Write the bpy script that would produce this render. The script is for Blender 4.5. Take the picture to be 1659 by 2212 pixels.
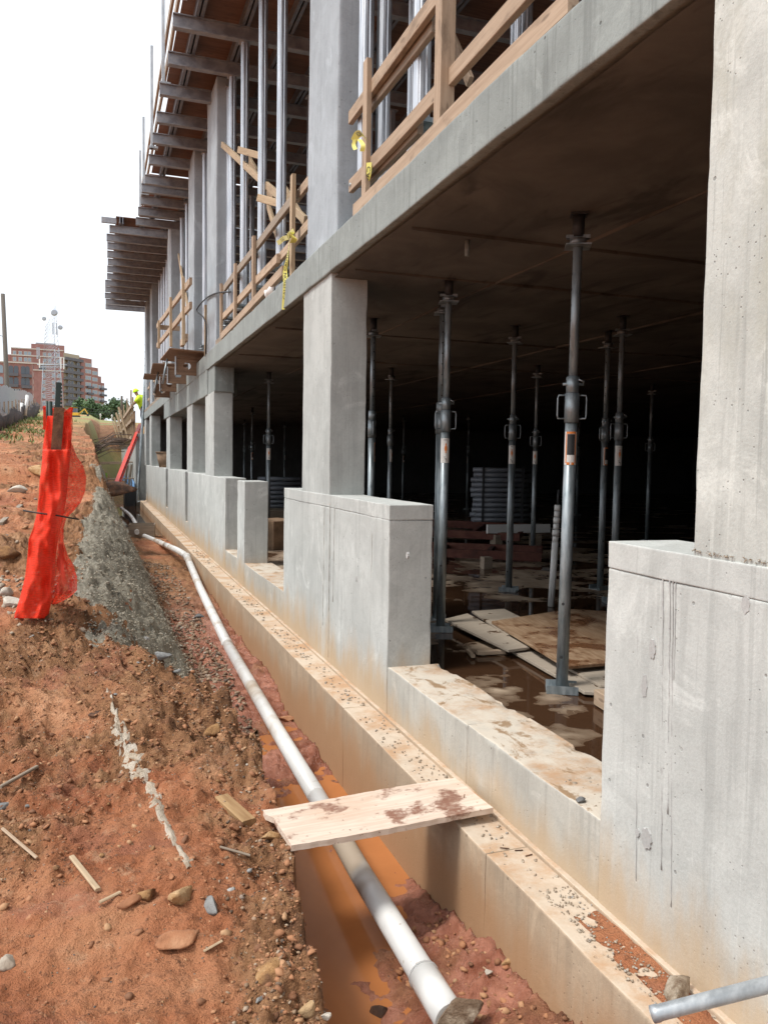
import bpy, bmesh, math, random
import numpy as np
from mathutils import Vector, Matrix
for o in list(bpy.data.objects): bpy.data.objects.remove(o)
random.seed(7); RNG = np.random.default_rng(11)
SC = bpy.context.scene; COL = SC.collection

# ------------------------------------------------------------------ camera
F, CX, CY = 1750.0, 829.5, 1106.0          # measured on a 1659 x 2212 copy of the photograph
yw, pt, rl = math.radians(19.5), math.radians(3.55), math.radians(-0.94)
EYE = np.array([0, 0, 1.35])
FWD = np.array([math.sin(yw)*math.cos(pt), math.cos(yw)*math.cos(pt), -math.sin(pt)])
r0 = np.array([math.cos(yw), -math.sin(yw), 0.0]); u0 = np.cross(r0, FWD)
RT = r0*math.cos(rl) - u0*math.sin(rl); UP = u0*math.cos(rl) + r0*math.sin(rl)
cd = bpy.data.cameras.new('camera'); cam = bpy.data.objects.new('camera', cd); COL.objects.link(cam)
cam.matrix_world = Matrix(((RT[0], UP[0], -FWD[0], EYE[0]), (RT[1], UP[1], -FWD[1], EYE[1]), (RT[2], UP[2], -FWD[2], EYE[2]), (0, 0, 0, 1)))
cd.sensor_fit = 'HORIZONTAL'; cd.sensor_width = 36; cd.lens = 36*F/1659; cd.clip_start = 0.05; cd.clip_end = 3000
SC.camera = cam
def ray(x, y): return FWD + RT*(x-CX)/F - UP*(y-CY)/F
def at(x, y, ax, val):                     # the point of a plane (x, y or z = val) that a spot of the photograph shows
    d = ray(x, y); t = (val-EYE[ax])/d[ax]; return Vector(EYE+d*t)
def proj(P):
    d = np.array(P)-EYE; z = d@FWD; return CX+F*(d@RT)/z, CY-F*(d@UP)/z

# ------------------------------------------------------------------ sky, sun, exposure
SUN_EL, SUN_AZ = math.radians(58), math.radians(-96)     # azimuth from +Y towards +X
w = bpy.data.worlds.new('World'); SC.world = w; w.use_nodes = True
wn = w.node_tree; wn.nodes.clear()
sky = wn.nodes.new('ShaderNodeTexSky'); sky.sky_type = 'NISHITA'; sky.sun_disc = False
sky.sun_elevation = SUN_EL; sky.sun_rotation = SUN_AZ; sky.dust_density = 6; sky.air_density = 1.0; sky.ozone_density = 1
bw = wn.nodes.new('ShaderNodeHueSaturation'); bw.inputs['Saturation'].default_value = 0.10
mx = wn.nodes.new('ShaderNodeMix'); mx.data_type = 'RGBA'; mx.inputs[0].default_value = 0.72
mx.inputs[7].default_value = (6.35, 6.75, 7.25, 1)         # even cloud cover
bg = wn.nodes.new('ShaderNodeBackground'); bg.inputs[1].default_value = 0.115
wo = wn.nodes.new('ShaderNodeOutputWorld')
wn.links.new(sky.outputs[0], bw.inputs['Color']); wn.links.new(bw.outputs[0], mx.inputs[6])
wn.links.new(mx.outputs[2], bg.inputs[0]); wn.links.new(bg.outputs[0], wo.inputs[0])
sl = bpy.data.lights.new('sun', 'SUN'); sl.energy = 1.5; sl.angle = math.radians(14); sl.color = (1.0, 0.96, 0.9)
so = bpy.data.objects.new('sun', sl); COL.objects.link(so)
sd = Vector((math.sin(SUN_AZ)*math.cos(SUN_EL), math.cos(SUN_AZ)*math.cos(SUN_EL), math.sin(SUN_EL)))
so.rotation_euler = sd.to_track_quat('Z', 'Y').to_euler(); so.location = (-10, 5, 30)
SC.view_settings.view_transform = 'Standard'; SC.view_settings.look = 'None'
SC.view_settings.exposure = 0.95; SC.view_settings.gamma = 1.0; SC.view_settings.use_curve_mapping = False
SC.render.engine = 'CYCLES'
SC.cycles.max_bounces = 8; SC.cycles.diffuse_bounces = 4; SC.cycles.transparent_max_bounces = 12

# ------------------------------------------------------------------ noise on arrays
def _h(ix, iy, iz, s):
    h = (ix.astype(np.int64)*374761393 + iy.astype(np.int64)*668265263 + iz.astype(np.int64)*2147483647 + s*974711) & 0xffffffff
    h = ((h ^ (h >> 13))*1274126177) & 0xffffffff
    h = h ^ (h >> 16)
    return (h & 0xffff)/32767.5-1.0
def vn(p, s=0):
    p = np.asarray(p, float); i = np.floor(p); f = p-i; f = f*f*(3-2*f); r = 0
    for a in (0, 1):
        for b in (0, 1):
            for c in (0, 1):
                wt = (f[..., 0] if a else 1-f[..., 0])*(f[..., 1] if b else 1-f[..., 1])*(f[..., 2] if c else 1-f[..., 2])
                r = r + wt*_h(i[..., 0]+a, i[..., 1]+b, i[..., 2]+c, s)
    return r
def fbm(p, o=4, s=0, g=0.5):
    r = 0; a = 1; p = np.asarray(p, float)
    for k in range(o): r = r + a*vn(p*2**k+k*13.7, s+k); a *= g
    return r

# ------------------------------------------------------------------ materials
def mk(name, rough=0.8, base=(.5, .5, .5), metal=0.0, spec=None):
    m = bpy.data.materials.new(name); m.use_nodes = True; nt = m.node_tree; b = nt.nodes['Principled BSDF']
    b.inputs['Base Color'].default_value = (*base, 1); b.inputs['Roughness'].default_value = rough; b.inputs['Metallic'].default_value = metal
    if spec is not None: b.inputs['Specular IOR Level'].default_value = spec
    return m, nt, b
def nd(nt, t, ins=None, **at_):
    n = nt.nodes.new(t)
    for k, v in at_.items(): setattr(n, k, v)
    for k, v in (ins or {}).items():
        s = n.inputs[k]
        if isinstance(v, bpy.types.NodeSocket): nt.links.new(v, s)
        elif isinstance(v, tuple) and len(v) == 3 and s.type == 'RGBA': s.default_value = (*v, 1)
        else: s.default_value = v
    return n
def pos(nt): return nd(nt, 'ShaderNodeNewGeometry').outputs['Position']
def obc(nt): return nd(nt, 'ShaderNodeTexCoord').outputs['Object']
def vs(nt, v, sc): return nd(nt, 'ShaderNodeVectorMath', {0: v, 1: sc}, operation='MULTIPLY').outputs[0]
def va(nt, v, sc): return nd(nt, 'ShaderNodeVectorMath', {0: v, 1: sc}, operation='ADD').outputs[0]
def ns(nt, v, sc, det=4, ro=.55, dist=0): return nd(nt, 'ShaderNodeTexNoise', {'Vector': v, 'Scale': sc, 'Detail': det, 'Roughness': ro, 'Distortion': dist}).outputs['Fac']
def vor(nt, v, sc, out='Distance'): return nd(nt, 'ShaderNodeTexVoronoi', {'Vector': v, 'Scale': sc}).outputs[out]
def rp(nt, f, a, b, lo=0., hi=1.): return nd(nt, 'ShaderNodeMapRange', {'Value': f, 'From Min': a, 'From Max': b, 'To Min': lo, 'To Max': hi}, interpolation_type='SMOOTHSTEP').outputs[0]
def mth(nt, op, a, b=0.): return nd(nt, 'ShaderNodeMath', {0: a, 1: b}, operation=op).outputs[0]
def mxc(nt, f, a, b, mode='MIX'):
    n = nt.nodes.new('ShaderNodeMix'); n.data_type = 'RGBA'; n.blend_type = mode
    for i, v in ((0, f), (6, a), (7, b)):
        if isinstance(v, bpy.types.NodeSocket): nt.links.new(v, n.inputs[i])
        elif i == 0: n.inputs[0].default_value = v
        else: n.inputs[i].default_value = (*v[:3], 1)
    return n.outputs[2]
def crmp(nt, f, stops):
    n = nd(nt, 'ShaderNodeValToRGB', {0: f}); e = n.color_ramp.elements
    while len(e) < len(stops): e.new(0.5)
    for k, (p_, c_) in enumerate(stops): e[k].position = p_; e[k].color = (*c_, 1)
    return n.outputs[0]
def bump(nt, b, h, st=.3, d=.01):
    n = nd(nt, 'ShaderNodeBump', {'Height': h, 'Strength': st, 'Distance': d}); nt.links.new(n.outputs[0], b.inputs['Normal']); return n
def sepz(nt, p, i=2): return nd(nt, 'ShaderNodeSeparateXYZ', {0: p}).outputs[i]
def lk(nt, a, b): nt.links.new(a, b)

def concrete(name, base, stain=None, holes=1.0, streak=.25, var=.16, tint=None, wet=False, dust=None):
    """cast concrete: cloudy grey, drip streaks, air holes; stain = (z full, z none, colour) of splashed clay"""
    m, nt, b = mk(name, .85, spec=.25); p = pos(nt); B = Vector(base)
    c = mxc(nt, rp(nt, ns(nt, p, 1.1, 7, .62, .5), .32, .68), tuple(B*(1-var)), tuple(B*(1+var*.6)))
    if tint: c = mxc(nt, rp(nt, ns(nt, va(nt, vs(nt, p, (1, 1, .45)), (7, 1, 3)), 1.9, 6, .65), .46, .62, 0, .75), c, tint)
    c = mxc(nt, rp(nt, ns(nt, va(nt, p, (2, 9, 4)), 5.5, 6, .7, .6), .47, .62, 0, .30), c, tuple(B*.70))
    c = mxc(nt, rp(nt, ns(nt, va(nt, p, (8, 2, 6)), 2.6, 6, .68, 1.), .54, .66, 0, .55), c, tuple(B*1.28))
    st = rp(nt, ns(nt, vs(nt, p, (9, 9, .5)), 1.6, 5, .65), .52, .66)
    c = mxc(nt, mth(nt, 'MULTIPLY', st, streak), c, tuple(B*.55))
    c = mxc(nt, mth(nt, 'MULTIPLY', rp(nt, ns(nt, vs(nt, va(nt, p, (9, 4, 2)), (30, 30, .7)), 1.3, 4, .6), .6, .68), streak*.9), c, tuple(B*.5))
    c = mxc(nt, mth(nt, 'MULTIPLY', rp(nt, ns(nt, vs(nt, va(nt, p, (1, 3, 8)), (24, 24, .8)), 1.4, 3), .6, .72), streak*.9), c, tuple(B*1.3))
    fine = ns(nt, p, 85, 4, .7); c = mxc(nt, rp(nt, fine, .42, .66, 0, .22), c, tuple(B*.6))
    hol = mth(nt, 'MULTIPLY', rp(nt, vor(nt, p, 12), .10, .06), rp(nt, ns(nt, p, 3.1, 2), .47, .55))
    h2 = mth(nt, 'MULTIPLY', rp(nt, vor(nt, va(nt, p, (3, 1, 7)), 38), .15, .08), rp(nt, ns(nt, va(nt, p, (5, 5, 5)), 4.1, 3), .52, .6))
    hol = mth(nt, 'MULTIPLY', mth(nt, 'MAXIMUM', hol, h2), holes); c = mxc(nt, hol, c, tuple(B*.32))
    if stain:
        z0, z1, sc_ = stain
        zz = mth(nt, 'ADD', sepz(nt, p), mth(nt, 'MULTIPLY', mth(nt, 'SUBTRACT', ns(nt, vs(nt, p, (2.2, 2.2, .7)), 1.4, 6, .65), .5), (z1-z0)*2.2))
        c = mxc(nt, rp(nt, zz, z1, z0, 0, .85), c, sc_)
    if dust or wet: up_ = rp(nt, sepz(nt, nd(nt, 'ShaderNodeNewGeometry').outputs['Normal']), .7, .95)
    if dust: c = mxc(nt, mth(nt, 'MULTIPLY', up_, rp(nt, ns(nt, p, 9, 6, .7), .3, .55, .55, .95)), c, mxc(nt, rp(nt, ns(nt, va(nt, p, (4, 1, 1)), 2.7, 7, .7), .42, .64, 0, .9), dust, (.42, .245, .13)))
    if wet:
        wm = mth(nt, 'MULTIPLY', up_, rp(nt, ns(nt, vs(nt, p, (2.2, 1.1, 1)), 3.4, 7, .74, .5), .53, .62))
        c = mxc(nt, mth(nt, 'MULTIPLY', wm, .8), c, (.27, .155, .07)); lk(nt, rp(nt, wm, 0, 1, .85, .45), b.inputs['Roughness'])
    lk(nt, c, b.inputs['Base Color'])
    h = mth(nt, 'SUBTRACT', mth(nt, 'ADD', mth(nt, 'MULTIPLY', fine, .5), mth(nt, 'MULTIPLY', ns(nt, p, 9, 5, .65), .7)), mth(nt, 'MULTIPLY', hol, 2.))
    bump(nt, b, h, .5, .006); return m

CLAYC = (.46, .25, .13)
M = {}
M['conc'] = concrete('wall concrete', (.495, .505, .48), (-.32, .12, (.46, .33, .20)), holes=.55, streak=.30, var=.14)
M['conc_col'] = concrete('column concrete', (.435, .45, .43), None, holes=.55, streak=.24)
M['conc_near'] = concrete('stained column concrete', (.50, .51, .475), None, holes=.6, streak=.42, var=.2, tint=(.39, .385, .325))
M['conc_up'] = concrete('upper column concrete', (.36, .40, .43), None, holes=.4, streak=.2)
M['conc_foot'] = concrete('footing concrete', (.42, .32, .225), (-.66, -.36, (.36, .205, .105)), holes=.6, streak=.3, dust=(.53, .44, .345))
M['conc_sill'] = concrete('sill concrete', (.46, .44, .39), (-.34, -.06, (.43, .315, .20)), holes=.6, streak=.36, wet=True, dust=(.57, .50, .41))
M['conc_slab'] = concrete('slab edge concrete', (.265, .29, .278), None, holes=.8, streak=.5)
M['conc_patch'] = concrete('patching mortar', (.42, .415, .40), None, holes=.2, streak=.1)
M['conc_shade'] = concrete('unlit retaining wall', (.10, .095, .09), None, holes=.3, streak=.2)  # inner walls darkened in colour so the interior reads black
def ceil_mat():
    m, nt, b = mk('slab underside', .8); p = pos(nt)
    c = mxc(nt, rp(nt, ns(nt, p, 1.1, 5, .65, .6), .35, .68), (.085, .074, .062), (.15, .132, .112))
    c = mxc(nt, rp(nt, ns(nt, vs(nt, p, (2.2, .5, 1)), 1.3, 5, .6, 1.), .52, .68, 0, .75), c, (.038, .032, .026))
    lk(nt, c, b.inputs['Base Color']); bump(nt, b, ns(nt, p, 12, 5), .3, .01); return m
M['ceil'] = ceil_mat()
def floor_mat():
    m, nt, b = mk('garage floor', .7); p = pos(nt)
    c = mxc(nt, rp(nt, ns(nt, p, 2.2, 6, .6), .35, .65), (.22, .155, .105), (.40, .31, .22))
    wetm = rp(nt, sepz(nt, p), -.046, -.056)
    wetm = mth(nt, 'MAXIMUM', wetm, rp(nt, ns(nt, p, 3.5, 6, .65), .56, .62, 0, .85))
    c = mxc(nt, wetm, c, (.085, .047, .026)); lk(nt, c, b.inputs['Base Color'])
    lk(nt, rp(nt, wetm, 0, 1, .75, .18), b.inputs['Roughness']); bump(nt, b, ns(nt, p, 40, 4), .25, .004); return m
M['floor'] = floor_mat()
def clay_mat():
    """red clay; 'soil' on the mesh says where it is smooth orange clay (0) or brown gritty spoil (1)"""
    m, nt, b = mk('red clay', .85, spec=.3); p = pos(nt); so = nd(nt, 'ShaderNodeAttribute', attribute_name='soil').outputs['Fac']
    n1 = ns(nt, p, 1.3, 6, .65, .4); n2 = ns(nt, va(nt, p, (5, 3, 1)), 4.3, 6, .68)
    sm_ = crmp(nt, n1, [(.32, (.33, .108, .045)), (.46, (.45, .172, .078)), (.58, (.53, .24, .12)), (.7, (.60, .33, .185))])
    gr_ = crmp(nt, n2, [(.32, (.13, .06, .028)), (.45, (.26, .125, .056)), (.56, (.37, .185, .088)), (.7, (.47, .26, .135))])
    c = mxc(nt, rp(nt, mth(nt, 'ADD', so, mth(nt, 'MULTIPLY', mth(nt, 'SUBTRACT', n2, .5), .9)), .25, .6), sm_, gr_)
    c = mxc(nt, rp(nt, ns(nt, va(nt, p, (1, 8, 2)), 1.7, 5, .6), .57, .66, 0, .6), c, (.38, .145, .085))
    c = mxc(nt, mth(nt, 'MULTIPLY', rp(nt, ns(nt, p, 34, 6, .8), .48, .64, 0, .85), rp(nt, ns(nt, va(nt, p, (2, 2, 7)), 2.4, 5, .7), .36, .62, .15, 1.)), c, (.10, .042, .022))  # dark flecks painted in for the shaded crevices of the soil
    c = mxc(nt, rp(nt, ns(nt, va(nt, p, (6, 1, 3)), 7., 6, .75), .56, .68, 0, .5), c, (.58, .36, .22))
    sp = rp(nt, vor(nt, p, 62), .28, .16); rnd = nd(nt, 'ShaderNodeSeparateColor', {0: vor(nt, p, 62, 'Color')}).outputs
    sp = mth(nt, 'MULTIPLY', sp, mth(nt, 'GREATER_THAN', rnd[0], mth(nt, 'SUBTRACT', .93, mth(nt, 'MULTIPLY', so, .25))))
    c = mxc(nt, sp, c, crmp(nt, rnd[1], [(0, (.09, .08, .075)), (.4, (.34, .20, .10)), (.7, (.44, .36, .28)), (1, (.16, .15, .15))]))
    wetm = mth(nt, 'MULTIPLY', rp(nt, sepz(nt, p), -.5, -.66), rp(nt, sepz(nt, p, 1), 14., 9.))
    wetm = mth(nt, 'MULTIPLY', wetm, rp(nt, ns(nt, p, 2.6, 4), .28, .5, .35, 1.))
    c = mxc(nt, wetm, c, mxc(nt, rp(nt, n2, .35, .65), (.22, .075, .042), (.43, .19, .125)))
    far = rp(nt, sepz(nt, p, 1), 26, 60)
    gr = mth(nt, 'MULTIPLY', far, rp(nt, ns(nt, p, .12, 5), .42, .56))
    c = mxc(nt, gr, c, mxc(nt, ns(nt, p, .8, 5), (.16, .19, .06), (.34, .30, .13)))
    lk(nt, c, b.inputs['Base Color']); lk(nt, rp(nt, wetm, 0, 1, .85, .16), b.inputs['Roughness'])
    h = mth(nt, 'ADD', mth(nt, 'MULTIPLY', ns(nt, p, 34, 6, .72), 1.), mth(nt, 'ADD', mth(nt, 'MULTIPLY', ns(nt, p, 120, 3, .6), .5), mth(nt, 'MULTIPLY', sp, .4)))
    bn = bump(nt, b, h, 1., .03); lk(nt, rp(nt, wetm, 0, 1, 1., .7), bn.inputs['Strength']); return m
M['clay'] = clay_mat()
def rockish(name, stops, sc=4, bs=.6, bd=.02, rough=.85):
    m, nt, b = mk(name, rough); p = pos(nt)
    r = nd(nt, 'ShaderNodeObjectInfo').outputs['Random']
    f = mth(nt, 'ADD', ns(nt, p, sc, 6, .65), mth(nt, 'MULTIPLY', mth(nt, 'SUBTRACT', r, .5), .25))
    lk(nt, crmp(nt, f, stops), b.inputs['Base Color']); bump(nt, b, ns(nt, p, sc*6, 6, .7), bs, bd); return m
M['shot'] = rockish('grey sprayed concrete', [(.3, (.24, .21, .16)), (.5, (.38, .345, .27)), (.7, (.50, .46, .37))], 30, .9, .03)
M['rock_tan'] = rockish('tan rock', [(.35, (.17, .08, .035)), (.52, (.40, .215, .085)), (.7, (.55, .37, .20))], 9, .9, .02)
M['rock_red'] = rockish('red clod', [(.35, (.17, .07, .03)), (.55, (.35, .15, .07)), (.7, (.45, .24, .13))])
M['rock_grey'] = rockish('grey stone', [(.35, (.12, .12, .12)), (.55, (.26, .26, .25)), (.7, (.42, .41, .39))])
M['rock_pale'] = rockish('pale stone', [(.35, (.32, .26, .2)), (.55, (.5, .45, .38)), (.7, (.62, .57, .5))])
M['mortar'] = rockish('spilt grout', [(.36, (.20, .13, .08)), (.47, (.35, .27, .19)), (.6, (.52, .43, .33)), (.75, (.6, .53, .44))], 14, .9, .02)
def pebmat(name, stops):
    m, nt, b = mk(name, .85); a = nd(nt, 'ShaderNodeAttribute', attribute_name='tint').outputs['Fac']
    p = pos(nt); c = crmp(nt, a, stops); c = mxc(nt, mth(nt, 'MULTIPLY', ns(nt, p, 60, 3), .4), c, (.2, .12, .07))
    lk(nt, c, b.inputs['Base Color']); bump(nt, b, ns(nt, p, 120, 3), .4, .004); return m
M['peb'] = pebmat('mixed gravel', [(0, (.08, .065, .055)), (.35, (.20, .13, .08)), (.7, (.32, .22, .14)), (.93, (.40, .32, .24)), (1, (.5, .46, .4))])
M['grit'] = pebmat('tan mortar grit', [(0, (.20, .16, .12)), (.4, (.34, .28, .21)), (.8, (.45, .39, .31)), (1, (.30, .30, .29))])
M['spray'] = pebmat('grey-tan sprayed grit', [(0, (.20, .175, .13)), (.4, (.36, .325, .25)), (.8, (.48, .44, .35)), (1, (.56, .52, .43))])
M['clod'] = pebmat('clay crumbs', [(0, (.16, .065, .03)), (.4, (.30, .125, .055)), (.75, (.42, .19, .09)), (.96, (.46, .27, .14)), (1, (.22, .21, .2))])
def wood(name, a, b_, dirt=(.12, .08, .05), ds=.35, sc=1.0):
    m, nt, b = mk(name, .75); o = obc(nt); r = nd(nt, 'ShaderNodeObjectInfo').outputs['Random']
    o2 = va(nt, o, nd(nt, 'ShaderNodeCombineXYZ', {0: mth(nt, 'MULTIPLY', r, 37.), 1: mth(nt, 'MULTIPLY', r, 11.), 2: 0.}).outputs[0])
    g = ns(nt, vs(nt, o2, (1.2*sc, 26*sc, 26*sc)), 1.6, 4, .6, .8)
    c = mxc(nt, rp(nt, g, .3, .7), a, b_)
    c = mxc(nt, mth(nt, 'MULTIPLY', r, .35), c, tuple(Vector(a)*.62))
    c = mxc(nt, rp(nt, ns(nt, vs(nt, o2, (2, 5, 5)), 1.7, 5, .65), .52, .72, 0, ds), c, dirt)
    kn = mth(nt, 'MULTIPLY', rp(nt, vor(nt, vs(nt, o2, (1, 4, 4)), 2.6), .13, .06), .7)
    c = mxc(nt, kn, c, tuple(Vector(dirt)*1.2))
    lk(nt, c, b.inputs['Base Color']); bump(nt, b, g, .3, .003); return m
M['wood'] = wood('framing lumber', (.36, .255, .17), (.50, .375, .265), ds=.6)
M['wood_y'] = wood('fresh yellow lumber', (.37, .265, .165), (.49, .37, .235), ds=.4)
M['wood_g'] = wood('weathered lumber', (.24, .19, .14), (.36, .29, .22))
M['wood_o'] = wood('weathered ochre lumber', (.26, .145, .06), (.42, .27, .13), (.10, .05, .025), .6)
M['ply_red'] = wood('form plywood underside', (.15, .072, .045), (.22, .115, .075), (.06, .035, .025), .5, .5)
M['ply_brown'] = wood('weathered plywood', (.20, .12, .075), (.30, .19, .12), (.09, .055, .035), .5)
def plank_mat():
    m, nt, b = mk('muddy plywood', .7); o = obc(nt)
    g = ns(nt, vs(nt, o, (2, 30, 30)), 1.5, 4, .6, .6)
    c = mxc(nt, rp(nt, g, .3, .7), (.56, .43, .335), (.68, .555, .455))
    mud = rp(nt, ns(nt, vs(nt, o, (1, 1.3, 1)), 4.4, 7, .66), .535, .62)
    mud = mth(nt, 'MAXIMUM', mud, mth(nt, 'MULTIPLY', rp(nt, ns(nt, o, 42, 2), .70, .73), .8))
    c = mxc(nt, rp(nt, ns(nt, va(nt, o, (3, 1, 0)), 3., 5, .6), .45, .7, 0, .4), c, (.50, .31, .20)); c = mxc(nt, mth(nt, 'MULTIPLY', mud, rp(nt, ns(nt, o, 30, 3), .3, .6, .7, 1.)), c, mxc(nt, ns(nt, o, 14, 3), (.17, .07, .042), (.30, .15, .10))); lk(nt, c, b.inputs['Base Color']); lk(nt, rp(nt, mud, 0, 1, .75, .4), b.inputs['Roughness'])
    bump(nt, b, mth(nt, 'ADD', mth(nt, 'MULTIPLY', g, .5), mud), .4, .004); return m
M['plank'] = plank_mat()
def ply_in():
    m, nt, b = mk('wet stained plywood', .55); o = obc(nt)
    g = ns(nt, vs(nt, o, (2, 18, 18)), 1.3, 5, .65, 1.2)
    c = mxc(nt, rp(nt, g, .35, .68), (.22, .13, .07), (.36, .25, .16))
    mud = rp(nt, ns(nt, o, 2.6, 6, .65), .47, .6); c = mxc(nt, mud, c, (.15, .068, .032))
    lk(nt, c, b.inputs['Base Color']); lk(nt, rp(nt, mud, 0, 1, .6, .25), b.inputs['Roughness']); return m
M['ply_in'] = ply_in()
def ply_grey():
    m, nt, b = mk('grey form plywood', .65); o = obc(nt); c = mxc(nt, ns(nt, vs(nt, o, (2, 14, 14)), 1.4, 5), (.27, .225, .175), (.42, .36, .29))
    mud = rp(nt, ns(nt, o, 4.6, 5, .6), .58, .61); c = mxc(nt, mud, c, (.10, .06, .035)); lk(nt, c, b.inputs['Base Color']); lk(nt, rp(nt, mud, 0, 1, .65, .2), b.inputs['Roughness']); return m
M['ply_grey'] = ply_grey()
def metal(name, c0, c1, ro, sc=(8, 8, 2), mtl=.85):
    m, nt, b = mk(name, ro, metal=mtl); p = obc(nt); n = ns(nt, vs(nt, p, sc), 3, 5, .65)
    lk(nt, mxc(nt, rp(nt, n, .35, .65), c0, c1), b.inputs['Base Color']); lk(nt, rp(nt, n, .3, .7, ro*.8, ro*1.35), b.inputs['Roughness'])
    bump(nt, b, ns(nt, p, 60, 3), .08, .002); return m
M['galv'] = metal('galvanised steel', (.20, .235, .25), (.34, .375, .39), .42, mtl=.55)
M['galv_light'] = metal('bright galvanised tube', (.34, .365, .385), (.50, .525, .54), .45, mtl=.5)
M['alu'] = metal('mill aluminium', (.42, .44, .47), (.64, .66, .69), .36, (14, 14, .7), .85)
M['alu_d'] = metal('dull aluminium beam', (.25, .255, .275), (.36, .365, .38), .5, (3, 3, 3), .5)
M['alu_j'] = metal('dark aluminium joist', (.17, .185, .215), (.25, .265, .295), .55, (3, 3, 3), .4)
M['dark'] = mk('dark painted steel', .6, (.03, .032, .035))[0]
M['black'] = mk('black rubber cable', .6, (.018, .018, .02))[0]
M['green_post'] = mk('dark green steel post', .6, (.018, .035, .03))[0]
M['rust'] = rockish('rusted steel', [(.35, (.05, .025, .015)), (.55, (.13, .06, .03)), (.7, (.2, .1, .05))], 14)
M['rebar'] = rockish('reinforcing bar', [(.35, (.06, .045, .035)), (.55, (.12, .085, .065)), (.7, (.18, .12, .09))], 14)
M['white'] = mk('white plastic', .45, (.75, .75, .73))[0]
M['label'] = mk('label paper', .5, (.70, .68, .64))[0]
M['orange_ink'] = mk('orange print', .5, (.75, .22, .04))[0]
M['ink'] = mk('black print', .6, (.025, .025, .025))[0]
M['red_ladder'] = mk('red fibreglass', .4, (.62, .035, .012))[0]
M['red_frame'] = rockish('rusty red form steel', [(.35, (.055, .02, .014)), (.55, (.11, .036, .025)), (.7, (.15, .06, .04))], 6)
M['tape'] = mk('yellow barrier tape', .35, (.62, .57, .12))[0]
M['bluewp'] = mk('blue waterproofing sheet', .45, (.10, .23, .43))[0]
M['hivis'] = mk('hi-vis cloth', .8, (.62, .85, .03))[0]
M['jeans'] = mk('dark trousers', .8, (.03, .035, .05))[0]
M['skin'] = mk('skin', .6, (.45, .27, .18))[0]
M['card'] = rockish('brown board box', [(.35, (.16, .10, .06)), (.6, (.28, .18, .11)), (.75, (.34, .23, .15))], 5, .2, .01)
M['brick'] = rockish('red brick muted for haze', [(.3, (.25, .125, .11)), (.5, (.30, .155, .138)), (.7, (.34, .185, .165))], .5, .1, .01)  # brick muted in colour to stand in for haze
M['tanwall'] = mk('tan render', .85, (.42, .36, .26))[0]
M['trimw'] = mk('pale trim', .7, (.50, .46, .42))[0]
M['glass'] = mk('window glass', .12, (.22, .27, .32), spec=.8)[0]
M['glass_d'] = mk('dark glass', .12, (.05, .06, .075), spec=.8)[0]
M['iron'] = mk('grey iron balcony', .6, (.10, .10, .115))[0]
M['tower'] = mk('weathered galvanised tower', .6, (.36, .40, .46), .0)[0]
M['fencep'] = mk('grey boards', .8, (.30, .31, .33))[0]
M['silt'] = rockish('black silt cloth', [(.35, (.025, .022, .022)), (.6, (.06, .05, .05)), (.75, (.13, .08, .06))], 6)
M['yellow'] = mk('machine yellow', .5, (.65, .36, .03))[0]
def pvc_mat():
    m, nt, b = mk('pvc pipe', .38); p = pos(nt)
    c = mxc(nt, ns(nt, p, 6, 4), (.60, .60, .585), (.74, .735, .71))
    d = mth(nt, 'MULTIPLY', rp(nt, ns(nt, va(nt, p, (0, 0, 3)), 1.1, 4, .6), .50, .66), .9)
    d = mth(nt, 'MAXIMUM', d, rp(nt, ns(nt, p, 34, 3), .66, .72, 0, .6))
    c = mxc(nt, d, c, (.33, .25, .17)); lk(nt, c, b.inputs['Base Color']); lk(nt, rp(nt, d, 0, 1, .35, .8), b.inputs['Roughness']); return m
M['pvc'] = pvc_mat()
def water(name, col, rough=.04, bs=.05):
    m, nt, b = mk(name, rough, col); b.inputs['IOR'].default_value = 1.33; b.inputs['Specular IOR Level'].default_value = .5 if rough < .05 else .28
    p = pos(nt); c = mxc(nt, ns(nt, p, 2.5, 6, .6, .8), tuple(Vector(col)*.8), tuple(Vector(col)*1.2)); lk(nt, c, b.inputs['Base Color'])
    bump(nt, b, ns(nt, p, 5, 2), bs, .01); return m
M['water'] = water('muddy trench water', (.40, .155, .055), .12)
M['puddle'] = water('brown puddle', (.055, .027, .014), .03, .02)
def mesh_mat():
    m = bpy.data.materials.new('orange safety mesh'); m.use_nodes = True; nt = m.node_tree; b = nt.nodes['Principled BSDF']; out = nt.nodes['Material Output']
    uv = nd(nt, 'ShaderNodeUVMap').outputs[0]
    n = ns(nt, vs(nt, uv, (6, 260, 1)), 1., 3); n2 = ns(nt, uv, 5, 4)
    c = mxc(nt, n, (.78, .045, .018), (.93, .09, .04)); lk(nt, c, b.inputs['Base Color']); b.inputs['Roughness'].default_value = .55
    b.inputs['Specular IOR Level'].default_value = .25
    tr = nd(nt, 'ShaderNodeBsdfTranslucent', {'Color': (.95, .07, .03)}); tp = nd(nt, 'ShaderNodeBsdfTransparent', {'Color': (1, 1, 1)})
    a = nd(nt, 'ShaderNodeMixShader', {0: .35, 1: b.outputs[0], 2: tr.outputs[0]})
    al = mth(nt, 'ADD', rp(nt, n, .4, .7, .14, .42), rp(nt, n2, .5, .75, 0, .15))
    o = nd(nt, 'ShaderNodeMixShader', {0: al, 1: a.outputs[0], 2: tp.outputs[0]}); lk(nt, o.outputs[0], out.inputs[0])
    bump(nt, b, n, .3, .003); return m
M['mesh'] = mesh_mat()
M['mesh_thin'] = M['mesh'].copy(); M['mesh_thin'].name = 'orange safety mesh, single layer'
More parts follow.
